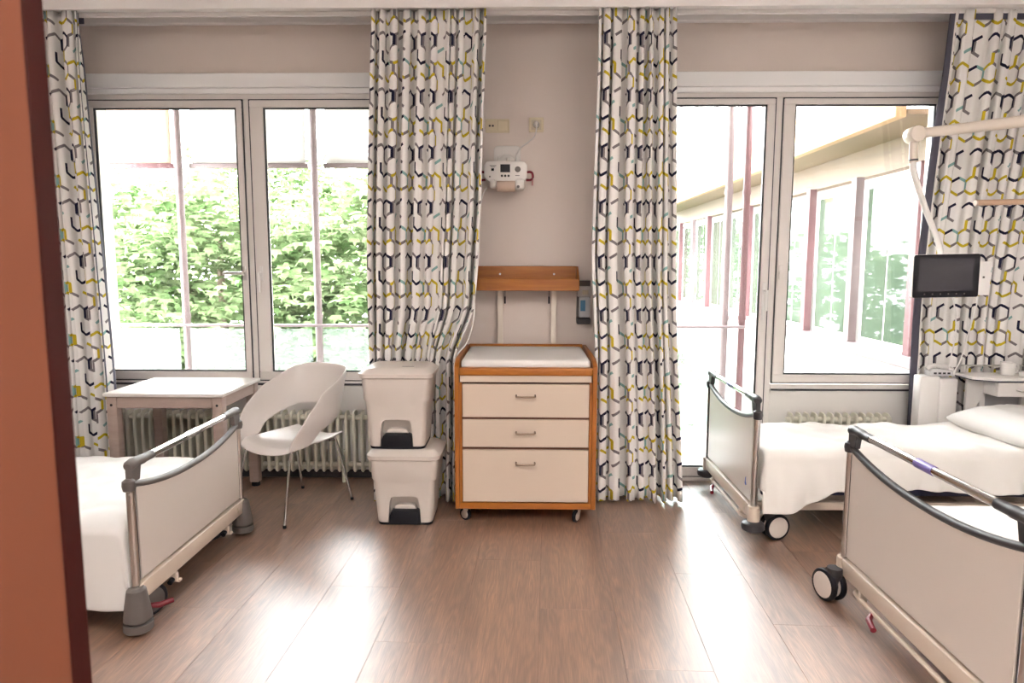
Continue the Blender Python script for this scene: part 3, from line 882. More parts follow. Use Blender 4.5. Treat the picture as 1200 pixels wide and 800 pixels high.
tag(obj('changing_mat', bm, M_sheet, smooth=50), 'white padded changing mat lying on the dresser', 'mat')

# tray shelf above the dresser
t = thing('tray_shelf', 'honey wood tray shelf on two cream posts behind the dresser', 'shelf', (0.008, 4.77, 0.9))
def rel(bmf): return bmf
X0, X1 = -0.354, 0.354
def loc_box(x0, x1, y0, y1, z0, z1, bev=0.002): return B((x0, x1, y0-4.77, y1-4.77, z0-0.9, z1-0.9), bev=bev)
obj('front_board', loc_box(X0, X1, 4.575, 4.59, 1.366, 1.447, 0.003), M_orange, t)
obj('back_board', loc_box(X0+0.004, X1-0.004, 4.728, 4.742, 1.366, 1.530, 0.003), M_orange, t)
obj('base_board', loc_box(X0+0.012, X1-0.012, 4.5905, 4.7275, 1.366, 1.380), M_orange, t)
for s in (-1, 1):
    prof = [(4.59-4.77, 1.366-0.9), (4.728-4.77, 1.366-0.9), (4.728-4.77, 1.528-0.9), (4.70-4.77, 1.528-0.9), (4.66-4.77, 1.50-0.9), (4.59-4.77, 1.447-0.9)]
    bm = bmesh.new(); prism(bm, prof, 'X', min(s*X1, s*(X1-0.014)), max(s*X1, s*(X1-0.014)), 0.002, 1)
    obj('side_board', bm, M_orange, t)
for x in (-0.182, 0.190):
    obj('post', loc_box(x-0.019, x+0.019, 4.744, 4.764, 0.60, 1.50), P('ivory_post', (0.80, 0.72, 0.62), 0.4), t)
    sc = bmesh.new(); lathe(sc, [(0.007, -0.0445), (0.005, -0.042)], (x, 0, 1.475-0.9), 'Y', 10); obj('screw', sc, M_steel, t)
for x in (-0.148, 0.157):
    obj('hook', B((x-0.005, x+0.005, -0.03, -0.0, 1.27-0.9, 1.32-0.9), (x-0.002, x+0.002, -0.012, -0.006, 1.32-0.9, 1.366-0.9), bev=0.001), M_black, t)
obj('wall_bracket', B((-0.19, 0.20, -0.006, 0.03, 1.42-0.9, 1.46-0.9)), M_cream, t)

# ------------------------------------------------------------------ wall device, sockets, dispenser
def socket_plate(label, x0, x1, z0, z1, kind):
    cx, cz = (x0+x1)/2, (z0+z1)/2
    t = thing('wall_socket', label, 'socket', (cx, WY, cz))
    hx, hz = (x1-x0)/2, (z1-z0)/2
    bm = bmesh.new(); prism(bm, roundrect(-hx, hx, -hz, hz, 0.006, 3), 'Y', -0.012, -0.0005, 0.002, 1)
    obj('plate', bm, M_ivory, t)
    if kind == 'double':
        obj('insert', B((-hx+0.008, -0.002, -0.0145, -0.012, -hz+0.01, hz-0.01), bev=0.001), M_ivory, t)
        obj('rocker', B((0.002, hx-0.008, -0.016, -0.012, -hz+0.01, hz-0.01), bev=0.002), M_ivory, t)
        for dx in (-0.052, -0.03):
            obj('terminal', mk(lathe, [(0.006, -0.018), (0.007, -0.0145)], (dx, 0, 0), 'Y', 12), M_black, t)
    else:
        obj('insert', B((-hx+0.016, hx-0.016, -0.0145, -0.012, -hz+0.016, hz-0.016), bev=0.001), M_ivory_dark, t)
        bm = bmesh.new(); lathe(bm, [(0.020, -0.0155), (0.022, -0.0145)], (0, 0, 0), 'Y', 20)
        obj('cup', bm, M_seal, t)
    return t
socket_plate('ivory double switch plate beside the curtain behind the bins', -0.277, -0.112, 2.434, 2.524, 'double')
socket_plate('ivory single wall socket holding a white plug', 0.021, 0.121, 2.436, 2.534, 'single')

def device():
    t = thing('infant_monitor', 'white wall device with dark display and red side handles', 'medical device', (-0.133, WY, 2.2))
    # wall plate: rounded with a lower tongue
    bm = bmesh.new()
    prism(bm, roundrect(-0.085, 0.098, -0.02, 0.145, 0.03, 4), 'Y', -0.022, -0.001, 0.003, 1); obj('wall_plate', bm, M_devwhite, t)
    bm = bmesh.new()
    prism(bm, [(-0.055, -0.02), (0.065, -0.02), (0.058, 0.06), (0.03, 0.085), (-0.02, 0.085), (-0.048, 0.06)], 'Y', -0.03, -0.022, 0.002, 1); obj('plate_recess', bm, M_mattress, t)
    bm = bmesh.new()
    tube(bm, smooth_path([(-0.06, -0.025, 0.07), (-0.075, -0.05, 0.0), (-0.08, -0.085, -0.01)], 4), 0.008, 8)
    tube(bm, smooth_path([(0.01, -0.03, 0.06), (0.012, -0.055, 0.0), (0.012, -0.085, -0.01)], 4), 0.010, 8)
    obj('bracket_arm', bm, M_devwhite, t)
    # housing
    prof = [(-0.142, -0.01), (-0.128, 0.012), (-0.10, 0.018), (0.10, 0.018), (0.128, 0.012), (0.142, -0.01), (0.142, -0.085), (0.12, -0.115), (0.09, -0.15), (-0.05, -0.158), (-0.09, -0.135), (-0.125, -0.10), (-0.142, -0.075)]
    bm = bmesh.new(); prism(bm, prof, 'Y', -0.20, -0.075, 0.006, 2); obj('housing', bm, M_devwhite, t)
    obj('display', B((-0.034, 0.030, -0.2035, -0.1995, -0.055, -0.004), bev=0.001), M_screen, t)
    for x in (-0.024, -0.002, 0.020):
        obj('button', mk(lathe, [(0.007, -0.204), (0.008, -0.1995)], (x, 0, -0.078), 'Y', 12), M_black, t)
    obj('key', B((-0.094, -0.076, -0.2025, -0.1995, -0.046, -0.030)), M_black, t)
    obj('indicator', mk(lathe, [(0.005, -0.203), (0.006, -0.1995)], (-0.104, 0, -0.083), 'Y', 10), M_rubber, t)
    kn = obj('knob', mk(lathe, [(0.013, -0.216), (0.017, -0.212), (0.019, -0.1995)], (0.080, 0, -0.036), 'Y', 20), M_rubber, t)
    obj('legend', B((-0.105, -0.062, -0.2012, -0.1998, -0.014, -0.010), (-0.098, -0.068, -0.2012, -0.1998, -0.022, -0.019), (0.064, 0.092, -0.2012, -0.1998, -0.078, -0.074)), M_rubber, t)
    # tan roller below, grey side blocks
    obj('roller', mk(lathe, [(0.034, -0.058), (0.036, -0.056), (0.036, 0.062), (0.034, 0.064)], (0, -0.19, -0.145), 'X', 24), M_tan, t)
    obj('side_block', B((-0.105, -0.066, -0.218, -0.12, -0.155, -0.10), bev=0.012, seg=3), M_mattress, t)
    sb = obj('side_block', B((0.066, 0.125, -0.218, -0.12, -0.165, -0.098), bev=0.014, seg=3), M_mattress, t)
    obj('catch', mk(lathe, [(0.009, -0.2215), (0.010, -0.217)], (0.084, 0, -0.15), 'Y', 12), M_rubber, sb)
    for s in (-1, 1):
        x = s*0.142
        p = smooth_path([(x-s*0.006, -0.14, -0.048), (x+s*0.022, -0.14, -0.046), (x+s*0.036, -0.14, -0.056), (x+s*0.038, -0.14, -0.085), (x+s*0.024, -0.14, -0.098), (x-s*0.006, -0.14, -0.098)], 4)
        obj('grip', T((p, 0.008), n=8), M_red, t)
        obj('strap', B((x+s*0.036-0.006, x+s*0.036+0.006, -0.146, -0.134, -0.135, -0.09), bev=0.002), P('pale_red', (0.55, 0.25, 0.24), 0.5), t)
device()
t = thing('power_cord', 'white cord running from the socket to the wall device', 'cord', (0.071, 4.78, 2.485))
obj('plug', mk(lathe, [(0.021, -0.004), (0.020, -0.02), (0.014, -0.045), (0.008, -0.05)], (0, 0, 0), 'Y', 16), M_whiteplastic, t)
obj('cable', T((smooth_path([(0, -0.045, 0), (0.002, -0.06, -0.03), (-0.012, -0.05, -0.085), (-0.05, -0.04, -0.12), (-0.11, -0.035, -0.165), (-0.135, -0.05, -0.22), (-0.138, -0.085, -0.262)], 6), 0.0042), n=8), M_whiteplastic, t)
pth = smooth_path([(-0.26, 4.64, 2.05), (-0.275, 4.45, 1.98), (-0.283, 4.27, 1.85), (-0.29, 4.25, 1.6), (-0.312, 4.245, 1.35), (-0.322, 4.24, 1.2), (-0.36, 4.22, 1.06), (-0.43, 4.18, 0.97), (-0.435, 4.16, 0.85)], 6)
tag(obj('hanging_cord', T((pth, 0.0042), n=8), M_whiteplastic), 'thin white cord hanging from the device beside the curtain', 'cord')

t = thing('soap_dispenser', 'small grey wall dispenser holding a printed bottle beside the shelf', 'dispenser', (0.405, WY, 1.13))
obj('back_plate', B((-0.045, 0.05, -0.01, -0.0005, 0.0, 0.30), bev=0.003), M_rubber, t)
obj('cover', B((-0.045, 0.05, -0.075, -0.0105, 0.19, 0.262), bev=0.006, seg=2), P('pale_grey_plastic', (0.5, 0.46, 0.43), 0.4), t)
obj('pump_lever', B((-0.012, 0.03, -0.085, -0.0755, 0.205, 0.235), bev=0.003), M_ivory_dark, t)
bt = obj('bottle', B((-0.03, 0.045, -0.065, -0.0105, 0.045, 0.189), bev=0.01, seg=2), P('label_paper', (0.52, 0.54, 0.55), 0.4), t)
obj('label', B((-0.022, 0.012, -0.0665, -0.065, 0.09, 0.165)), P('label_blue', (0.06, 0.2, 0.35), 0.5), bt)
obj('tray', B((-0.045, 0.05, -0.078, -0.0105, 0.0, 0.04), bev=0.004), M_darkgrey, t)

# ------------------------------------------------------------------ beds
def bed(label, loc, rz, w, style, pedal_y, board_top=0.0, brake=True, swivel=False):
    """local: foot end at x = 0, bed runs to +x"""
    t = thing('hospital_bed', label, 'bed', loc, rz, 'hospital beds')
    h = w/2; dz = board_top
    cap = M_rubber if style == 'cone' else M_darkgrey
    zb0 = 0.225                                # foot panel bottom
    def zc(y): return 0.735 + dz - 0.075*(1-abs(y/h)**2.2)
    n = 24
    ys = [-h+0.05 + (2*h-0.10)*k/n for k in range(n+1)]
    poly = [(ys[0], zb0), (ys[-1], zb0)] + [(y, zc(y)-0.005) for y in reversed(ys)]
    bm = bmesh.new(); prism(bm, poly, 'X', -0.011, 0.011, 0.002, 1)
    fb = obj('footboard', bm, M_bedwhite, t)
    ys2 = [-h+0.004 + (2*h-0.008)*k/n for k in range(n+1)]
    obj('bumper_rail', T(([(0, y, zc(y)) for y in ys2], [0.016 if 0 < k < n else 0.013 for k in range(n+1)])), cap, t)
    # hand rail above the board: chrome tube between two horn shaped caps
    zr = 0.808 + dz
    obj('hand_rail', T(([(0, -h+0.10, zr), (0, h-0.10, zr)], 0.0165), n=16), M_chrome, t)
    obj('rail_ring', T(([(0, -0.06, zr), (0, 0.05, zr)], 0.0185), n=16), M_violet if style == 'disc' else M_steel, t)
    for s in (-1, 1):
        bm = bmesh.new()
        tube(bm, smooth_path([(0, s*(h-0.19), zr), (0, s*(h-0.12), zr), (0, s*(h-0.05), zr+0.002), (0, s*(h-0.01), zr-0.006)], 5), [0.0185]*5+[0.021]*5+[0.023]*4+[0.020, 0.016], 14)
        prism(bm, [(s*(h-0.012), zr-0.005), (s*(h-0.09), zr-0.005), (s*(h-0.075), 0.735+dz), (s*(h-0.012), 0.735+dz)], 'X', -0.013, 0.013, 0.003, 1)
        lathe(bm, [(0.008, 0.70+dz), (0.023, 0.705+dz), (0.027, 0.725+dz), (0.025, 0.745+dz), (0.012, 0.755+dz)], (0, s*(h-0.012), 0), 'Z', 16)
        obj('rail_cap', bm, cap, t)
        obj('post', T(([(0, s*(h-0.018), 0.20), (0, s*(h-0.018), 0.705+dz)], 0.0175), n=16), M_chrome, t)
        obj('post_joint', B((-0.006, 0.006, s*(h-0.043)-0.003, s*(h-0.043)+0.003, 0.22, 0.70+dz)), M_darkgrey, t)
    obj('crossbeam', B((-0.022, 0.03, -h+0.012, h-0.012, 0.135, 0.212), bev=0.008, seg=2), M_bedcream, t)
    for s in (-1, 1):
        if style == 'disc':
            obj('corner_block', mk(lathe, [(0.03, 0.118), (0.033, 0.122), (0.033, 0.208), (0.03, 0.212)], (0, s*(h-0.016), 0), 'Z', 20), M_bedcream, t)
            if not (swivel and s > 0): obj('corner_bumper', mk(lathe, [(0.02, 0.128), (0.05, 0.126), (0.06, 0.118), (0.064, 0.10), (0.06, 0.084), (0.046, 0.074), (0.015, 0.072)], (-0.004, s*(h-0.006), 0), 'Z', 28), M_darkgrey, t)
        else:
            obj('corner_bumper', mk(lathe, [(0.028, 0.205), (0.038, 0.195), (0.05, 0.12), (0.056, 0.075), (0.056, 0.068), (0.040, 0.067), (0.040, 0.055), (0.058, 0.054), (0.059, 0.026), (0.052, 0.018)], (-0.004, s*(h-0.012), 0), 'Z', 28), M_rubber, t)
    obj('beam_sticker', B((-0.0232, -0.0218, -h+0.10, -h+0.113, 0.16, 0.175), (-0.0232, -0.0218, -h+0.104, -h+0.118, 0.178, 0.19)), M_ivory_dark, t)
    # brake bar with red pedal
    if brake:
        p = smooth_path([(0.10, -h+0.13, 0.115), (0.02, -h+0.14, 0.105), (-0.012, -h+0.19, 0.10), (-0.012, 0, 0.10), (-0.012, h-0.19, 0.10), (0.02, h-0.14, 0.105), (0.10, h-0.13, 0.115)], 6)
        obj('brake_bar', T((p, 0.011), n=10), M_bedcream, t)
        for s in (-1, 1):
            obj('bar_hanger', B((-0.02, 0.012, s*(h-0.205)-0.012, s*(h-0.205)+0.012, 0.086, 0.136), bev=0.003), M_bedcream, t)
    if style == 'cone': pp = [(0.06, h-0.11, 0.07), (-0.02, h-0.15, 0.055), (-0.06, h-0.19, 0.06)]
    else: pp = [(-0.005, pedal_y, 0.098), (-0.045, pedal_y-0.045, 0.082), (-0.055, pedal_y-0.105, 0.070)]
    pm = obj('brake_pedal', T((pp, [0.008, 0.013, 0.012]), n=10), M_red, t)
    # chassis
    L_ = 2.12
    for s in (-1, 1):
        y = s*(h-(0.17 if s > 0 else 0.10))
        obj('side_rail', B((0.03, L_-0.03, y-0.018, y+0.018, 0.165, 0.212), bev=0.004), M_bedcream, t)
        obj('deck_rail', B((0.06, L_-0.05, s*(h-(0.155 if s > 0 else 0.085))-0.012, s*(h-(0.155 if s > 0 else 0.085))+0.012, 0.255, 0.30), bev=0.004), M_navy, t)
    obj('mattress_deck', B((0.06, L_-0.06, -h+0.168, h-0.168, 0.295, 0.315)), M_bedcream, t)
    for x in (0.55, 1.55):
        poly = [(x-0.16, 0.10), (x+0.20, 0.10), (x+0.13, 0.294), (x-0.22, 0.294)]
        bm = bmesh.new(); prism(bm, poly, 'Y', -h+0.26, h-0.26, 0.006, 2); obj('lift_column', bm, M_bedwhite, t)
    obj('base_frame', B((0.18, L_-0.18, -h+0.20, -h+0.24, 0.13, 0.164), (0.18, L_-0.18, h-0.24, h-0.20, 0.13, 0.164)), M_bedcream, t)
    if style == 'cone':
        for y in (-h+0.24, h-0.30):
            obj('drip_hook', B((-0.026, 0.0, y-0.012, y+0.012, 0.092, 0.136), (-0.042, -0.026, y-0.012, y+0.012, 0.092, 0.106), bev=0.003), M_bedcream, t)
            obj('hook_knob', T(([(-0.018, y+0.03, 0.115), (-0.018, y+0.055, 0.108)], 0.012), n=10), M_black, t)
    # double-wheel casters
    for i, (x, s) in enumerate(((0.115, -1), (0.115, 1), (L_-0.16, -1), (L_-0.16, 1))):
        y = s*(h-0.075) if i < 2 else s*(h-0.16)
        if style == 'cone' and i == 1: x, y = 0.03, h-0.20
        if swivel and i == 1: x, y = -0.05, h-0.035
        c = obj('caster', mk(lathe, [(0.016, 0.085), (0.020, 0.10), (0.034, 0.13), (0.034, 0.166)], (0, 0, 0), 'Z', 16), M_darkgrey, t)
        c.location = (x, y, 0); c.rotation_euler = (0, 0, ((0.25, -0.5, 0.2, 0.6) if style == 'disc' else (0.25, 0.9, 0.2, 0.6))[i] if not (swivel and i == 1) else 1.85)
        for k in (-1, 1):
            bm = bmesh.new(); lathe(bm, [(0.060, -0.013), (0.072, -0.011), (0.075, -0.005), (0.075, 0.006), (0.072, 0.011), (0.064, 0.013)], (0.03, k*0.026, 0.075), 'Y', 32)
            w_ = obj('wheel', bm, M_black, c)
            bm = bmesh.new(); lathe(bm, [(0.056, -0.0145), (0.062, -0.012), (0.062, 0.012), (0.056, 0.0145)], (0.03, k*0.026, 0.075), 'Y', 28)
            obj('wheel_cover', bm, M_bedwhite if style == 'disc' else M_rubber, c)
        bm = bmesh.new(); tube(bm, [(0.03, -0.014, 0.075), (0.03, 0.014, 0.075)], 0.045, 16); obj('axle_hood', bm, M_darkgrey, c)
    # head end
    bm = bmesh.new(); prism(bm, roundrect(-h+0.04, h-0.04, 0.30, 1.0, 0.06, 5), 'X', L_-0.02, L_+0.01, 0.003, 1); obj('headboard', bm, M_bedwhite, t)
    for s in (-1, 1):
        obj('post', T(([(L_-0.005, s*(h-0.018), 0.16), (L_-0.005, s*(h-0.018), 0.98)], 0.0175)), M_chrome, t)
    return t, fb
def placed(o, loc, rz):
    o.location = loc; o.rotation_euler = (0, 0, rz); return o
def soft_block(x0, x1, hy, z0, z1, r=0.05):
    bm = bmesh.new()
    secs = []
    for z, e in ((z0, -0.02), (z0+0.015, -0.004), (z0+0.03, 0), (z1-0.04, 0), (z1-0.012, -0.006), (z1, -0.035)):
        secs.append([Vector((p[0], p[1], z)) for p in roundrect(x0-e, x1+e, -hy-e, hy+e, r, 5)])
    loft(bm, secs); return bm
def noise2(x, y, seed=0.0):
    from mathutils import noise
    return noise.noise(Vector((x, y, seed)))
def drape(x0, x1, hyn, hyf, ztop, hem_near, hem_far, foot_hem, seed, puff=0.02, wr=0.01):
    """cloth over a mattress, near side is -y; hem_near(x) gives how low it hangs"""
    nx, ns = 70, 64
    rows = []
    for i in range(nx+1):
        u = i/nx
        # the first rows fall over the foot end
        fall = 0.0
        if foot_hem is not None and u < 0.12:
            k = 1-u/0.12; x = x0 - 0.004*math.sin(k*PI); fall = k
        else:
            ub = 0.12 if foot_hem is not None else 0.0
            x = x0 + (x1-x0)*(u-ub)/(1-ub)
        row = []
        for j in range(ns+1):
            v = j/ns
            hn, hf = hem_near(x), hem_far
            if v < 0.27:
                k = 1-v/0.27; y = -hyn - 0.012*math.sin(min(1, k*2)*PI/2) - 0.02*k; z = ztop - 0.02 - (ztop-0.02-hn)*k
                y += wr*2.2*k*noise2(x*6.5, z*2.0, seed+3) + wr*1.2*k*noise2(x*17, z*5, seed+8)
                z -= 0.0
            elif v > 0.73:
                k = (v-0.73)/0.27; y = hyf + 0.012 + 0.012*k; z = ztop - 0.02 - (ztop-0.02-hf)*k
                y += wr*1.5*k*noise2(x*6.5, z*2.0, seed+5)
            else:
                k = (v-0.27)/0.46; y = -hyn + (hyn+hyf)*k
                edge = min(1, min(k, 1-k)/0.10); z = ztop - 0.02*(1-math.sin(edge*PI/2))
                z += puff*math.sin(k*PI)*0.6 + wr*0.9*noise2(x*4.5, y*4.5, seed) + wr*0.5*noise2(x*13, y*11, seed+1)
            xx = x
            if fall > 0:
                z2 = z - (ztop-foot_hem)*fall if z > foot_hem else z
                z = max(z2, min(z, foot_hem))
                xx = x0 - 0.02*math.sin(fall*PI*0.5) + wr*0.7*noise2(y*8, z*4, seed+7)
            row.append(Vector((xx, y, z)))
        rows.append(row)
    bm = bmesh.new(); grid(bm, rows); return bm
def cloth(name, bm, mat, loc, rz, label, cat, thick=0.008):
    o = obj(name, bm, mat, None, smooth=180)
    placed(o, loc, rz)
    md = o.modifiers.new('thickness', 'SOLIDIFY'); md.thickness = thick; md.offset = 1
    md = o.modifiers.new('soft', 'SUBSURF'); md.levels = 1; md.render_levels = 1
    return tag(o, label, cat)
def pillow(loc, rz, lx, ly, hz, label, tilt=0.0):
    n = 28; rows = []
    for sgn in (1, -1):
        for i in range(n+1):
            row = []
            for j in range(n+1):
                u, v = -1+2*i/n, -1+2*j/n
                f = max(0.0, (1-abs(u)**3.2))*max(0.0, (1-abs(v)**3.2))
                pin = 1 - 0.10*(1-abs(v)**2)*abs(u)**3
                pin2 = 1 - 0.10*(1-abs(u)**2)*abs(v)**3
                z = sgn*hz/2*f**0.5*(1+0.18*noise2(u*2.2, v*2.2, 4.0+sgn)) + 0.006*noise2(u*7, v*7, 1.0)*f
                row.append(Vector((u*lx/2*pin, v*ly/2*pin2, z)))
            rows.append(row)
    bm = bmesh.new()
    grid(bm, rows[:n+1]); grid(bm, rows[n+1:])
    bmesh.ops.remove_doubles(bm, verts=bm.verts, dist=0.0005)
    o = obj('pillow', bm, M_sheet, None, smooth=180)
    o.location = loc; o.rotation_euler = (0, tilt, rz)
    return tag(o, label, 'pillow', 'pillows on the beds')

# bed at the fixed window
bA, fA = bed('hospital bed at the fixed window with a small blue emblem on its footboard', (1.275, 4.17, 0), 0, 0.99, 'disc', 0.26)
obj('board_emblem', mk(prism, [(-0.375, 0.30), (-0.36, 0.292), (-0.345, 0.30), (-0.35, 0.33), (-0.362, 0.345), (-0.36, 0.315)], 'X', -0.0122, -0.0112), M_blue, fA)
LA = (1.275, 4.12, 0)
tag(placed(obj('mattress', soft_block(0.07, 2.05, 0.40, 0.318, 0.485), M_mattress), (1.275, 4.10, 0), 0), 'thick mattress under the blanket on the bed at the fixed window', 'mattress', 'bed mattresses')
cloth('blanket', drape(0.065, 1.75, 0.415, 0.335, 0.515, lambda x: 0.175 + 0.135*sstep(0.16, 0.46, x) + 0.008*math.sin(x*9), 0.33, 0.30, 2.0, 0.022, 0.024), M_blanket, (1.275, 4.10, 0), 0, 'white blanket hanging over the side of the bed at the fixed window', 'blanket')
pillow((2.93, 4.02, 0.60), 0.1, 0.46, 0.66, 0.17, 'plump white pillow on the bed at the fixed window', -0.10)
# bed in front of it
bB, fB = bed('hospital bed with plain cream footboard and a bare swivelled corner caster', (1.475, 2.475, 0), 0, 1.16, 'disc', 0.28, swivel=True)
tag(placed(obj('mattress', soft_block(0.07, 2.05, 0.45, 0.318, 0.485), M_mattress), (1.475, 2.475, 0), 0), 'thick mattress on the bed with the plain cream footboard', 'mattress', 'bed mattresses')
cloth('blanket', drape(0.085, 1.75, 0.462, 0.462, 0.505, lambda x: 0.33, 0.33, 0.36, 9.0, 0.02, 0.012), M_blanket, (1.475, 2.475, 0), 0, 'white blanket spread on the bed with the plain cream footboard', 'blanket')
pillow((3.15, 2.55, 0.615), -0.1, 0.46, 0.66, 0.17, 'plump white pillow on the bed with the plain cream footboard')
# bed by the entry
bC, fC = bed('hospital bed with grey cone bumpers beside the table', (-1.622, 3.215, 0), PI, 1.09, 'cone', 0.40, -0.085, brake=False)
tag(placed(obj('mattress', soft_block(0.07, 2.05, 0.46, 0.318, 0.455), M_mattress), (-1.622, 3.215, 0), PI), 'mattress on the bed with grey cone bumpers', 'mattress', 'bed mattresses')
o = cloth('bed_sheet', drape(0.040, 1.9, 0.475, 0.525, 0.475, lambda x: 0.25, 0.105, 0.20, 5.0, 0.015, 0.020), M_sheet, (-1.622, 3.215, 0), PI, 'white sheet hanging low over the bed with grey cone bumpers', 'sheet')
pillow((-3.25, 3.2, 0.575), 0.0, 0.46, 0.66, 0.16, 'white pillow on the bed with grey cone bumpers')

# ------------------------------------------------------------------ swivel arm with small screen
t = thing('monitor_mount', 'cream swivel arm reaching from the wall to the small screen', 'arm', (XR, 4.15, 2.45))
def R_(x, y, z): return (x-XR, y-4.15, z-2.45)
obj('wall_mount', B((-0.03, -0.0005, -0.08, 0.08, -0.14, 0.14), bev=0.01, seg=2), M_arm, t)
obj('upper_arm', T(([R_(3.73, 4.15, 2.455), R_(2.9, 4.1, 2.37), R_(2.25, 4.1, 2.295)], [0.036, 0.035, 0.028]), n=16), M_arm, t)
bm = bmesh.new(); lathe(bm, [(0.02, -0.05), (0.042, -0.046), (0.046, -0.04), (0.046, 0.04), (0.042, 0.046), (0.02, 0.05)], R_(2.245, 4.1, 2.29), 'Y', 24); obj('elbow', bm, M_arm, t)
obj('drop_tube', T(([R_(2.243, 4.1, 2.29), R_(2.25, 4.1, 2.135)], 0.024), n=16), M_arm, t)
obj('collar', T(([R_(2.2495, 4.1, 2.152), R_(2.2500, 4.1, 2.142)], 0.0255), n=16), M_darkgrey, t)
obj('lower_arm', T((smooth_path([R_(2.25, 4.1, 2.14), R_(2.258, 4.105, 2.08), R_(2.36, 4.13, 1.86), R_(2.455, 4.15, 1.68), R_(2.48, 4.155, 1.58), R_(2.485, 4.15, 1.48)], 5), 0.017), n=12), P('arm_white', (0.80, 0.77, 0.74), 0.35), t)
t = thing('small_screen', 'small black bedside screen with white rim on the swivel arm', 'screen', (2.485, 4.1, 1.48))
t.rotation_euler = (0.02, -0.022, -0.02)
bm = bmesh.new(); prism(bm, roundrect(-0.192, 0.192, -0.129, 0.127, 0.014, 4), 'Y', 0.0, 0.022, 0.004, 1); obj('casing', bm, M_whiteplastic, t)
bm = bmesh.new(); prism(bm, roundrect(-0.190, 0.190, -0.1275, 0.1255, 0.012, 4), 'Y', -0.004, 0.0, 0.001, 1); obj('bezel', bm, M_black, t)
obj('display', B((-0.160, 0.156, -0.0052, -0.004, -0.088, 0.103)), P('display_grey', (0.035, 0.032, 0.04), 0.07), t)
for k in range(6): obj('button', mk(lathe, [(0.0045, -0.0052), (0.005, -0.004)], (-0.12 + 0.046*k, 0, -0.107), 'Y', 10), M_rubber, t)
t2 = thing('handset', 'flat white handset hanging beside the small screen', 'handset', (2.725, 4.14, 1.465))
bm = bmesh.new(); prism(bm, roundrect(-0.048, 0.048, -0.10, 0.10, 0.012, 4), 'Y', 0.0, 0.028, 0.004, 2); obj('shell', bm, M_whiteplastic, t2)
obj('clip', B((0.0, 0.012, -0.003, 0.0, 0.0, 0.012), bev=0.001), M_rubber, t2)
obj('mount', T(([(-0.05, 0.016, 0), (-0.08, 0.014, 0), (-0.12, 0.012, 0)], 0.008), n=8), M_whiteplastic, t2)
# rod
t = thing('wooden_rod', 'beech-coloured horizontal rod before the curtain, held on the side wall', 'rod', (XR, 4.1, 1.91))
obj('rod', T(([(-1.122, 0, -0.006), (0.0, 0, 0.02)], 0.017), n=14), M_rod, t)
obj('end_cap', T(([(-1.128, 0, -0.0062), (-1.118, 0, -0.006)], 0.0185), n=14), M_tan, t)
obj('wall_flange', mk(lathe, [(0.05, -0.02), (0.05, -0.0005)], (0, 0, 0.02), 'X', 20), M_arm, t)

# ------------------------------------------------------------------ bedside table and unit behind the bed
t = thing('bedside_unit', 'slim white upright unit between the bed and the curtain', 'unit', (2.765, 4.585, 0))
obj('body', B((-0.128, 0.0, -0.045, 0.045, 0.0, 0.806), bev=0.008, seg=2), M_whiteplastic, t)
obj('side_door', B((0.002, 0.122, -0.045, 0.045, 0.0, 0.79), bev=0.012, seg=3), M_whiteplastic, t)
obj('edge', B((0.1225, 0.128, -0.03, 0.03, 0.66, 0.775), bev=0.002), M_navy, t)
t = thing('phone_cradle', 'small white and grey phone cradle on the slim white unit', 'phone', (2.775, 4.585, 0.8075))
obj('base', mk(prism, [(-0.075, 0), (0.085, 0), (0.075, 0.035), (-0.055, 0.05), (-0.075, 0.03)], 'Y', -0.035, 0.035, 0.005, 2), P('phone_grey', (0.62, 0.61, 0.62), 0.4), t)
obj('receiver', T((smooth_path([(-0.085, -0.01, 0.045), (-0.05, -0.01, 0.066), (0.03, -0.01, 0.06), (0.085, -0.01, 0.038)], 4), 0.015), n=10), M_whiteplastic, t)
for k in range(4): obj('key', B((-0.05 + 0.03*k, -0.032+0.03*k, -0.0375, -0.0352, 0.012, 0.024)), M_darkgrey, t)
t = thing('screen_cable', 'thin white cable rising from the phone cradle to the handset', 'cable', (2.86, 4.56, 0.81))
obj('cable', T((smooth_path([(0, 0, 0.02), (0.01, -0.05, 0.12), (-0.04, -0.2, 0.35), (-0.09, -0.32, 0.50), (-0.115, -0.345, 0.562)], 6), 0.0042), n=8), M_whiteplastic, t)
t = thing('screen_cable', 'thin white cable rising from the phone cradle to the small screen', 'cable', (2.79, 4.54, 0.83))
obj('cable', T((smooth_path([(0.035, 0.02, 0.02), (0.02, -0.02, 0.1), (-0.06, -0.18, 0.3), (-0.16, -0.30, 0.48), (-0.22, -0.33, 0.56)], 6), 0.0042), n=8), M_whiteplastic, t)

t = thing('bedside_table', 'white bedside table with one drawer behind the pillow', 'table', (3.18, 4.50, 0))
poly = [(-0.27, 0.12), (-0.27, -0.055), (-0.16, -0.125), (0.185, -0.125), (0.185, 0.12)]
bm = bmesh.new(); prism(bm, poly, 'Z', 0.80, 0.822, 0.004, 2); obj('tabletop', bm, M_whiteplastic, t)
bm = bmesh.new(); prism(bm, [(p[0]*1.003, p[1]*1.01) for p in poly], 'Z', 0.797, 0.803); obj('top_edge', bm, M_navy, t)
dr = obj('drawer', B((-0.14, 0.175, -0.118, -0.09, 0.70, 0.793), bev=0.003), M_whiteplastic, t)
obj('handle', T((smooth_path([(-0.02, -0.118, 0.745), (-0.01, -0.138, 0.742), (0.06, -0.146, 0.735), (0.09, -0.146, 0.735), (0.12, -0.138, 0.742), (0.13, -0.118, 0.745)], 4), 0.005), n=8), M_steel, dr)
obj('carcass', B((-0.14, 0.175, -0.089, 0.11, 0.70, 0.7965)), M_whiteplastic, t)
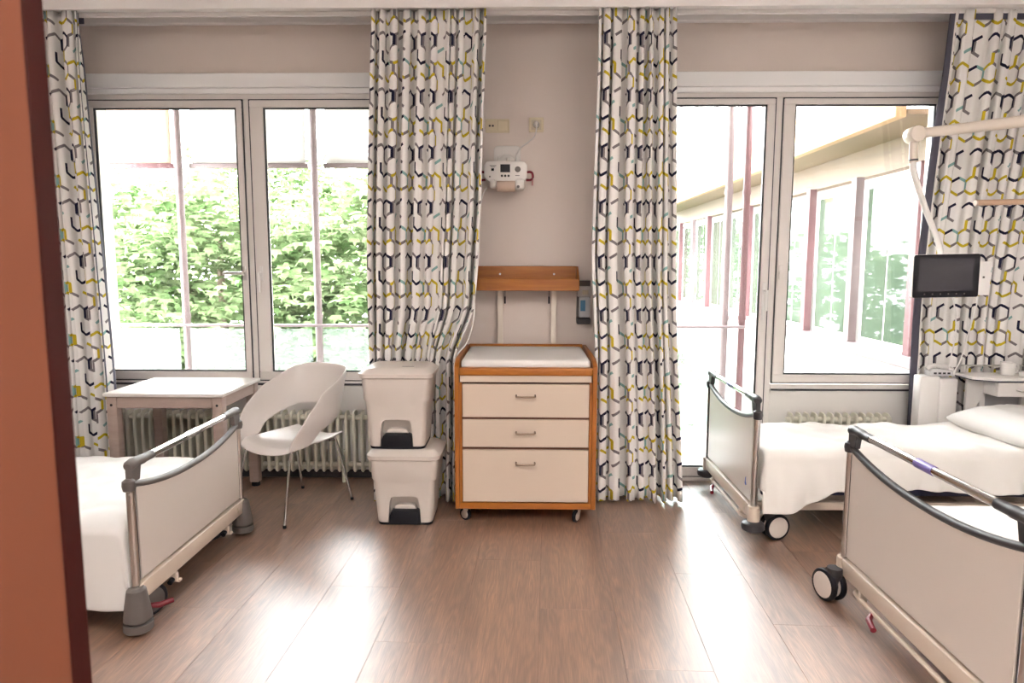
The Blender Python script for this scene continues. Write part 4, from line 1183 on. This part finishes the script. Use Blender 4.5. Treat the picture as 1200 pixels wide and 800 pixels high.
obj('side_panel', mk(prism, [(-0.25, 0.79), (-0.14, 0.79), (-0.14, 0.70), (-0.19, 0.58), (-0.25, 0.56)], 'Y', 0.02, 0.04), M_whiteplastic, t)
obj('leg', B((-0.145, -0.105, 0.045, 0.095, 0.0, 0.6995), bev=0.005), M_whiteplastic, t)
obj('leg', B((0.13, 0.17, 0.045, 0.095, 0.0, 0.6995), bev=0.005), M_whiteplastic, t)
obj('back_sheet', B((-0.104, 0.129, 0.065, 0.075, 0.10, 0.6995)), P('grey_sheet', (0.42, 0.42, 0.44), 0.5), t)
t = thing('mug', 'white mug standing on the bedside table', 'mug', (3.18, 4.51, 0.8225))
bm = bmesh.new(); lathe(bm, [(0.036, 0.0), (0.041, 0.005), (0.044, 0.085), (0.041, 0.087), (0.037, 0.02), (0.002, 0.016)], (0, 0, 0), 'Z', 28); obj('cup', bm, M_cup, t)
obj('handle', T((smooth_path([(0.042, 0, 0.07), (0.065, 0, 0.066), (0.07, 0, 0.045), (0.06, 0, 0.025), (0.041, 0, 0.02)], 4), 0.006), n=8), M_cup, t)
bm = bmesh.new(); loft(bm, [rr_section(0.035, 0.025, 0.012, 0.0), rr_section(0.05, 0.036, 0.014, 0.004), rr_section(0.052, 0.038, 0.016, 0.03), rr_section(0.04, 0.028, 0.014, 0.036)])
tag(placed(obj('soap_dish', bm, M_cup), (3.275, 4.44, 0.8225), 0.2), 'small low white dish beside the mug on the bedside table', 'dish')
bm = bmesh.new(); tube(bm, [(2.94, 4.61, 0.87), (3.35, 4.61, 0.87)], 0.006, 8)
for x in (2.97, 3.15, 3.33): tube(bm, [(x, 4.61, 0.8222), (x, 4.61, 0.87)], 0.005, 8)
tag(obj('table_rail', bm, M_steel), 'low steel guard rail along the back of the bedside table', 'rail')

# ------------------------------------------------------------------ outside: balcony, posts, blinds, wing, trees
tag(obj('balcony_floor', B((-6.5, 3.2, WY+T_+0.005, 6.35, -0.25, -0.03)), M_balcony), 'pale concrete balcony floor outside the windows', 'balcony')['kind'] = 'structure'
RY = 6.12
def facade_post(x, mat, label, r=0.032, y=RY, z1=3.3, z0=-0.03):
    t = thing('facade_post', label, 'post', (x, y, z0), 0, 'steel posts along the balcony')
    h = z1-z0
    obj('shaft', T(([(0, 0, 0), (0, 0, h)], r), n=14), mat, t)
    obj('base_plate', B((-0.07, 0.07, -0.07, 0.07, 0.0, 0.012), bev=0.002), mat, t)
    bm = bmesh.new()
    for z in (h*0.33, h*0.66): lathe(bm, [(r+0.006, z-0.02), (r+0.006, z+0.02)], (0, 0, 0), 'Z', 14)
    obj('collar', bm, mat, t)
PX_ = [-4.28, -3.07, -1.865, -0.66, 0.55, 1.78]
for x, lb in ((-3.07, 'slim rose steel post outside the sash beside the table'), (-1.865, 'slim rose steel post outside the sash behind the armchair'), (1.78, 'slim rose steel post outside the balcony door')):
    facade_post(x, M_steelpost, lb)
facade_post(1.935, M_maroon, 'maroon steel corner post outside the balcony door', 0.03)
t = thing('roof_beam', 'rose steel beam carrying the balcony roof', 'beam', (0, RY, 3.3))
obj('beam', B((-6.5, 2.1, -0.05, 0.05, 0.0, 0.12), bev=0.004), M_steelpost, t)
tag(obj('balcony_roof', B((-6.5, 2.05, WY+T_+0.002, 6.32, 3.425, 3.56), bev=0.01), M_outwhite), 'pale flat roof slab over the balcony', 'roof')['kind'] = 'structure'
# railing with glass
t = thing('balcony_railing', 'balcony railing of thin steel rail with pale glass panels', 'railing', (0, RY, -0.03))
obj('top_rail', T(([(-5.5, -0.05, 1.02), (1.95, -0.05, 1.02)], 0.014), n=10), M_steelpost, t)
for a, b in zip([-5.4]+PX_, PX_+[1.93]):
    if b-a < 0.3: continue
    obj('glass_panel', B((a+0.05, b-0.05, -0.045, -0.035, 0.06, 0.99)), M_railglass, t, smooth=0)
# outside blinds between the posts
for k, (a, b) in enumerate(zip(PX_[:3], PX_[1:4])):
    zb_ = 2.42; zt_ = 3.28
    t = thing('outside_blind', ('half lowered peach fabric blind outside the sash beside the table', 'half lowered white fabric blind outside the sash beside the table', 'half lowered white fabric blind outside the sash behind the armchair')[k], 'blind', ((a+b)/2, RY+0.06, zb_), 0, 'blinds between the balcony posts')
    w_ = (b-a)/2-0.09
    rows = [[Vector((-w_ + 2*w_*i/16, 0.004*math.sin(i*1.1+r), (zt_-zb_)*r/6)) for i in range(17)] for r in range(7)]
    bm = bmesh.new(); grid(bm, rows); f = obj('fabric', bm, M_awning_p if k == 0 else M_awning, t, smooth=60)
    md = f.modifiers.new('thickness', 'SOLIDIFY'); md.thickness = 0.003
    obj('bottom_bar', B((-w_-0.02, w_+0.02, -0.022, 0.022, -0.035, 0.008), bev=0.006, seg=2), M_steelpost if k else M_maroon, t)

# wing of the building standing at a right angle
wg = thing('building_wing', 'building wing with peach eaves and rose window posts beyond the balcony', 'building', (3.3, 5.15, 0))
def wb(x0, x1, y0, y1, z0, z1, bev=0.0): return B((x0-3.3, x1-3.3, y0-5.15, y1-5.15, z0, z1), bev=bev)
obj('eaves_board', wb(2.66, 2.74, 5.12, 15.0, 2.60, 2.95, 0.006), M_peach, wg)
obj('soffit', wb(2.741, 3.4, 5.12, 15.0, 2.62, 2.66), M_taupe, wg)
obj('upper_wall', wb(2.76, 3.5, 7.6, 15.0, 2.96, 5.6), M_outwhite, wg)
for k in range(6):
    y = 7.9 + k*1.15
    f = obj('upper_window', wb(2.735, 2.759, y, y+0.95, 3.35, 4.75, 0.004), M_steelpost, wg)
    obj('pane', wb(2.728, 2.734, y+0.06, y+0.89, 3.41, 4.69), M_winglass, f, smooth=0)
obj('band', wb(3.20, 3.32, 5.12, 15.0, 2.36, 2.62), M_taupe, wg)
obj('parapet', wb(3.10, 3.24, 5.12, 15.0, 0.70, 0.80, 0.006), P('rose_parapet', (0.16, 0.11, 0.115), 0.6), wg)
obj('parapet_wall', wb(3.14, 3.22, 5.12, 15.0, -0.2, 0.70), M_outwhite, wg)
obj('back_wall', wb(3.9, 4.0, 5.12, 15.0, -3.0, 2.6), M_outwhite, wg)
for k in range(9):
    y = 5.62 + k*1.06
    obj('post', wb(3.12, 3.20, y-0.05, y+0.05, 0.80, 2.36, 0.004), M_steelpost if k % 2 else M_maroon, wg)
    f = obj('window', wb(3.21, 3.235, y+0.08, y+0.98, 0.80, 2.30, 0.003), M_frame, wg)
    obj('pane', wb(3.204, 3.2095, y+0.13, y+0.52, 0.86, 2.24), M_winglass, f, smooth=0)
    obj('pane', wb(3.204, 3.2095, y+0.55, y+0.93, 0.86, 2.24), M_winglass, f, smooth=0)
# far return of the wing
fr = thing('far_gallery', 'far gallery roof with peach eaves closing the courtyard', 'building', (1.2, 15.0, 0))
obj('eaves_board', B((-1.4, 1.45, 0.0, 0.12, 2.85, 3.45), bev=0.006), M_peach, fr)
obj('roof', B((-1.5, 1.5, -0.1, 1.6, 3.451, 3.6), bev=0.01), M_outwhite, fr)
for x in (-1.2, -0.1, 1.0): obj('post', B((x-0.06, x+0.06, 0.02, 0.12, -3.2, 2.849), bev=0.004), M_maroon, fr)
obj('garden_wall', B((-1.4, 1.4, 1.0, 1.15, -3.2, 0.6), bev=0.01), M_outwhite, fr)

tag(obj('garden_ground', B((-30, 30, 6.4, 45, -3.4, -3.2)), M_ground), 'green lawn of the garden below the balcony', 'lawn')['kind'] = 'structure'

def leaf_material():
    m = bpy.data.materials.new('maple_leaf'); m.use_nodes = True
    nt = m.node_tree; N, L = nt.nodes, nt.links; N.clear()
    o = N.new('ShaderNodeOutputMaterial'); d = N.new('ShaderNodeBsdfDiffuse'); tr = N.new('ShaderNodeBsdfTranslucent'); mx = N.new('ShaderNodeMixShader'); mx.inputs[0].default_value = 0.45
    tc = N.new('ShaderNodeTexCoord'); t = N.new('ShaderNodeTexNoise'); t.inputs['Scale'].default_value = 3.0; t.inputs['Detail'].default_value = 5
    L.new(tc.outputs['Object'], t.inputs['Vector'])
    cr = N.new('ShaderNodeValToRGB')
    cr.color_ramp.elements[0].position = 0.32; cr.color_ramp.elements[0].color = (0.058, 0.112, 0.036, 1)
    cr.color_ramp.elements[1].position = 0.68; cr.color_ramp.elements[1].color = (0.225, 0.275, 0.15, 1)
    L.new(t.outputs['Fac'], cr.inputs[0]); L.new(cr.outputs[0], d.inputs[0]); L.new(cr.outputs[0], tr.inputs[0])
    L.new(d.outputs[0], mx.inputs[1]); L.new(tr.outputs[0], mx.inputs[2]); L.new(mx.outputs[0], o.inputs[0])
    return m
M_leaf = leaf_material()
def tree(x, y, zc, rx, ry, rz, nleaf, seed, label, size=0.2):
    t = thing('maple_tree', label, 'tree', (x, y, -3.2), 0, 'trees in the garden')
    rng = np.random.default_rng(seed)
    # branch clusters: flat sprays arranged on the crown
    nc = max(40, nleaf//70)
    d = rng.normal(size=(nc, 3)); d /= np.linalg.norm(d, axis=1)[:, None]
    r = rng.uniform(0.35, 1.0, nc)**0.45
    C = d*r[:, None]*np.array([rx, ry, rz])
    idx = rng.integers(0, nc, nleaf)
    P_ = C[idx] + rng.normal(size=(nleaf, 3))*np.array([0.36, 0.36, 0.13])
    P_[:, 2] += zc + 3.2
    # palmate leaf: five lobes, gently drooping
    ang = np.radians([90, 55, 20, -25, -90, 205, 160, 125])
    rad = np.array([1.0, 0.45, 0.92, 0.7, 0.30, 0.7, 0.92, 0.45])
    base = np.stack([np.cos(ang)*rad, np.sin(ang)*rad, -0.18*rad**2], 1)
    nv = len(base)
    yaw = rng.uniform(0, 2*np.pi, nleaf); pit = rng.normal(0.55, 0.4, nleaf); sc = size*rng.uniform(0.6, 1.15, nleaf)*0.55
    cy, sy, cp, sp = np.cos(yaw), np.sin(yaw), np.cos(pit), np.sin(pit)
    b = base[None]*sc[:, None, None]
    y1 = b[..., 1]*cp[:, None] + b[..., 2]*sp[:, None]; z1 = -b[..., 1]*sp[:, None] + b[..., 2]*cp[:, None]
    V = np.empty((nleaf, nv, 3))
    V[..., 0] = b[..., 0]*cy[:, None] - y1*sy[:, None]; V[..., 1] = b[..., 0]*sy[:, None] + y1*cy[:, None]; V[..., 2] = z1
    V += P_[:, None, :]
    me = bpy.data.meshes.new('foliage')
    nV = nleaf*nv
    me.vertices.add(nV); me.vertices.foreach_set('co', V.astype(np.float32).ravel())
    me.loops.add(nV); me.loops.foreach_set('vertex_index', np.arange(nV, dtype=np.int32))
    me.polygons.add(nleaf); me.polygons.foreach_set('loop_start', np.arange(0, nV, nv, dtype=np.int32)); me.polygons.foreach_set('loop_total', np.full(nleaf, nv, dtype=np.int32))
    me.update(calc_edges=True); me.materials.append(M_leaf)
    f = bpy.data.objects.new('foliage', me); COL.objects.link(f); f.parent = t; f['kind'] = 'stuff'
    bm = bmesh.new()
    H = zc + 3.2
    tube(bm, smooth_path([(0, 0, 0), (0.08, 0.0, H*0.4), (-0.05, 0.05, H*0.8), (0, 0, H+rz*0.6)], 5), [0.2 - 0.16*k/15 for k in range(16)], 10)
    for k in range(9):
        a = rng.uniform(0, 6.28); z = H*rng.uniform(0.45, 1.0); q = rng.uniform(0.4, 0.75)
        tube(bm, smooth_path([(0, 0, z), (math.cos(a)*rx*q*0.5, math.sin(a)*ry*q*0.5, z+0.35), (math.cos(a)*rx*q, math.sin(a)*ry*q, z+0.5)], 4), [0.07, 0.065, 0.06, 0.055, 0.05, 0.045, 0.035, 0.03, 0.02], 7)
    obj('trunk', bm, M_bark, t)
tree(-7.0, 11.2, 0.2, 2.6, 1.5, 3.1, 12000, 1, 'tall maple tree outside beyond the peach blind')
tree(-4.6, 10.3, 0.1, 1.9, 1.3, 3.0, 13000, 2, 'tall maple tree outside the sash with the lever handle')
tree(-1.9, 9.6, 0.0, 1.8, 1.3, 3.0, 13000, 3, 'tall maple tree outside behind the armchair and the bins')
tree(-6.0, 14.8, 0.6, 3.2, 1.3, 3.8, 12000, 4, 'tall maple tree in the second row beyond the table')
tree(0.6, 12.6, -0.6, 1.5, 1.0, 2.8, 9000, 5, 'maple tree standing at the far gallery')
tree(2.2, 19.0, 0.2, 3.4, 1.6, 3.2, 16000, 6, 'broad maple tree beyond the far gallery posts')
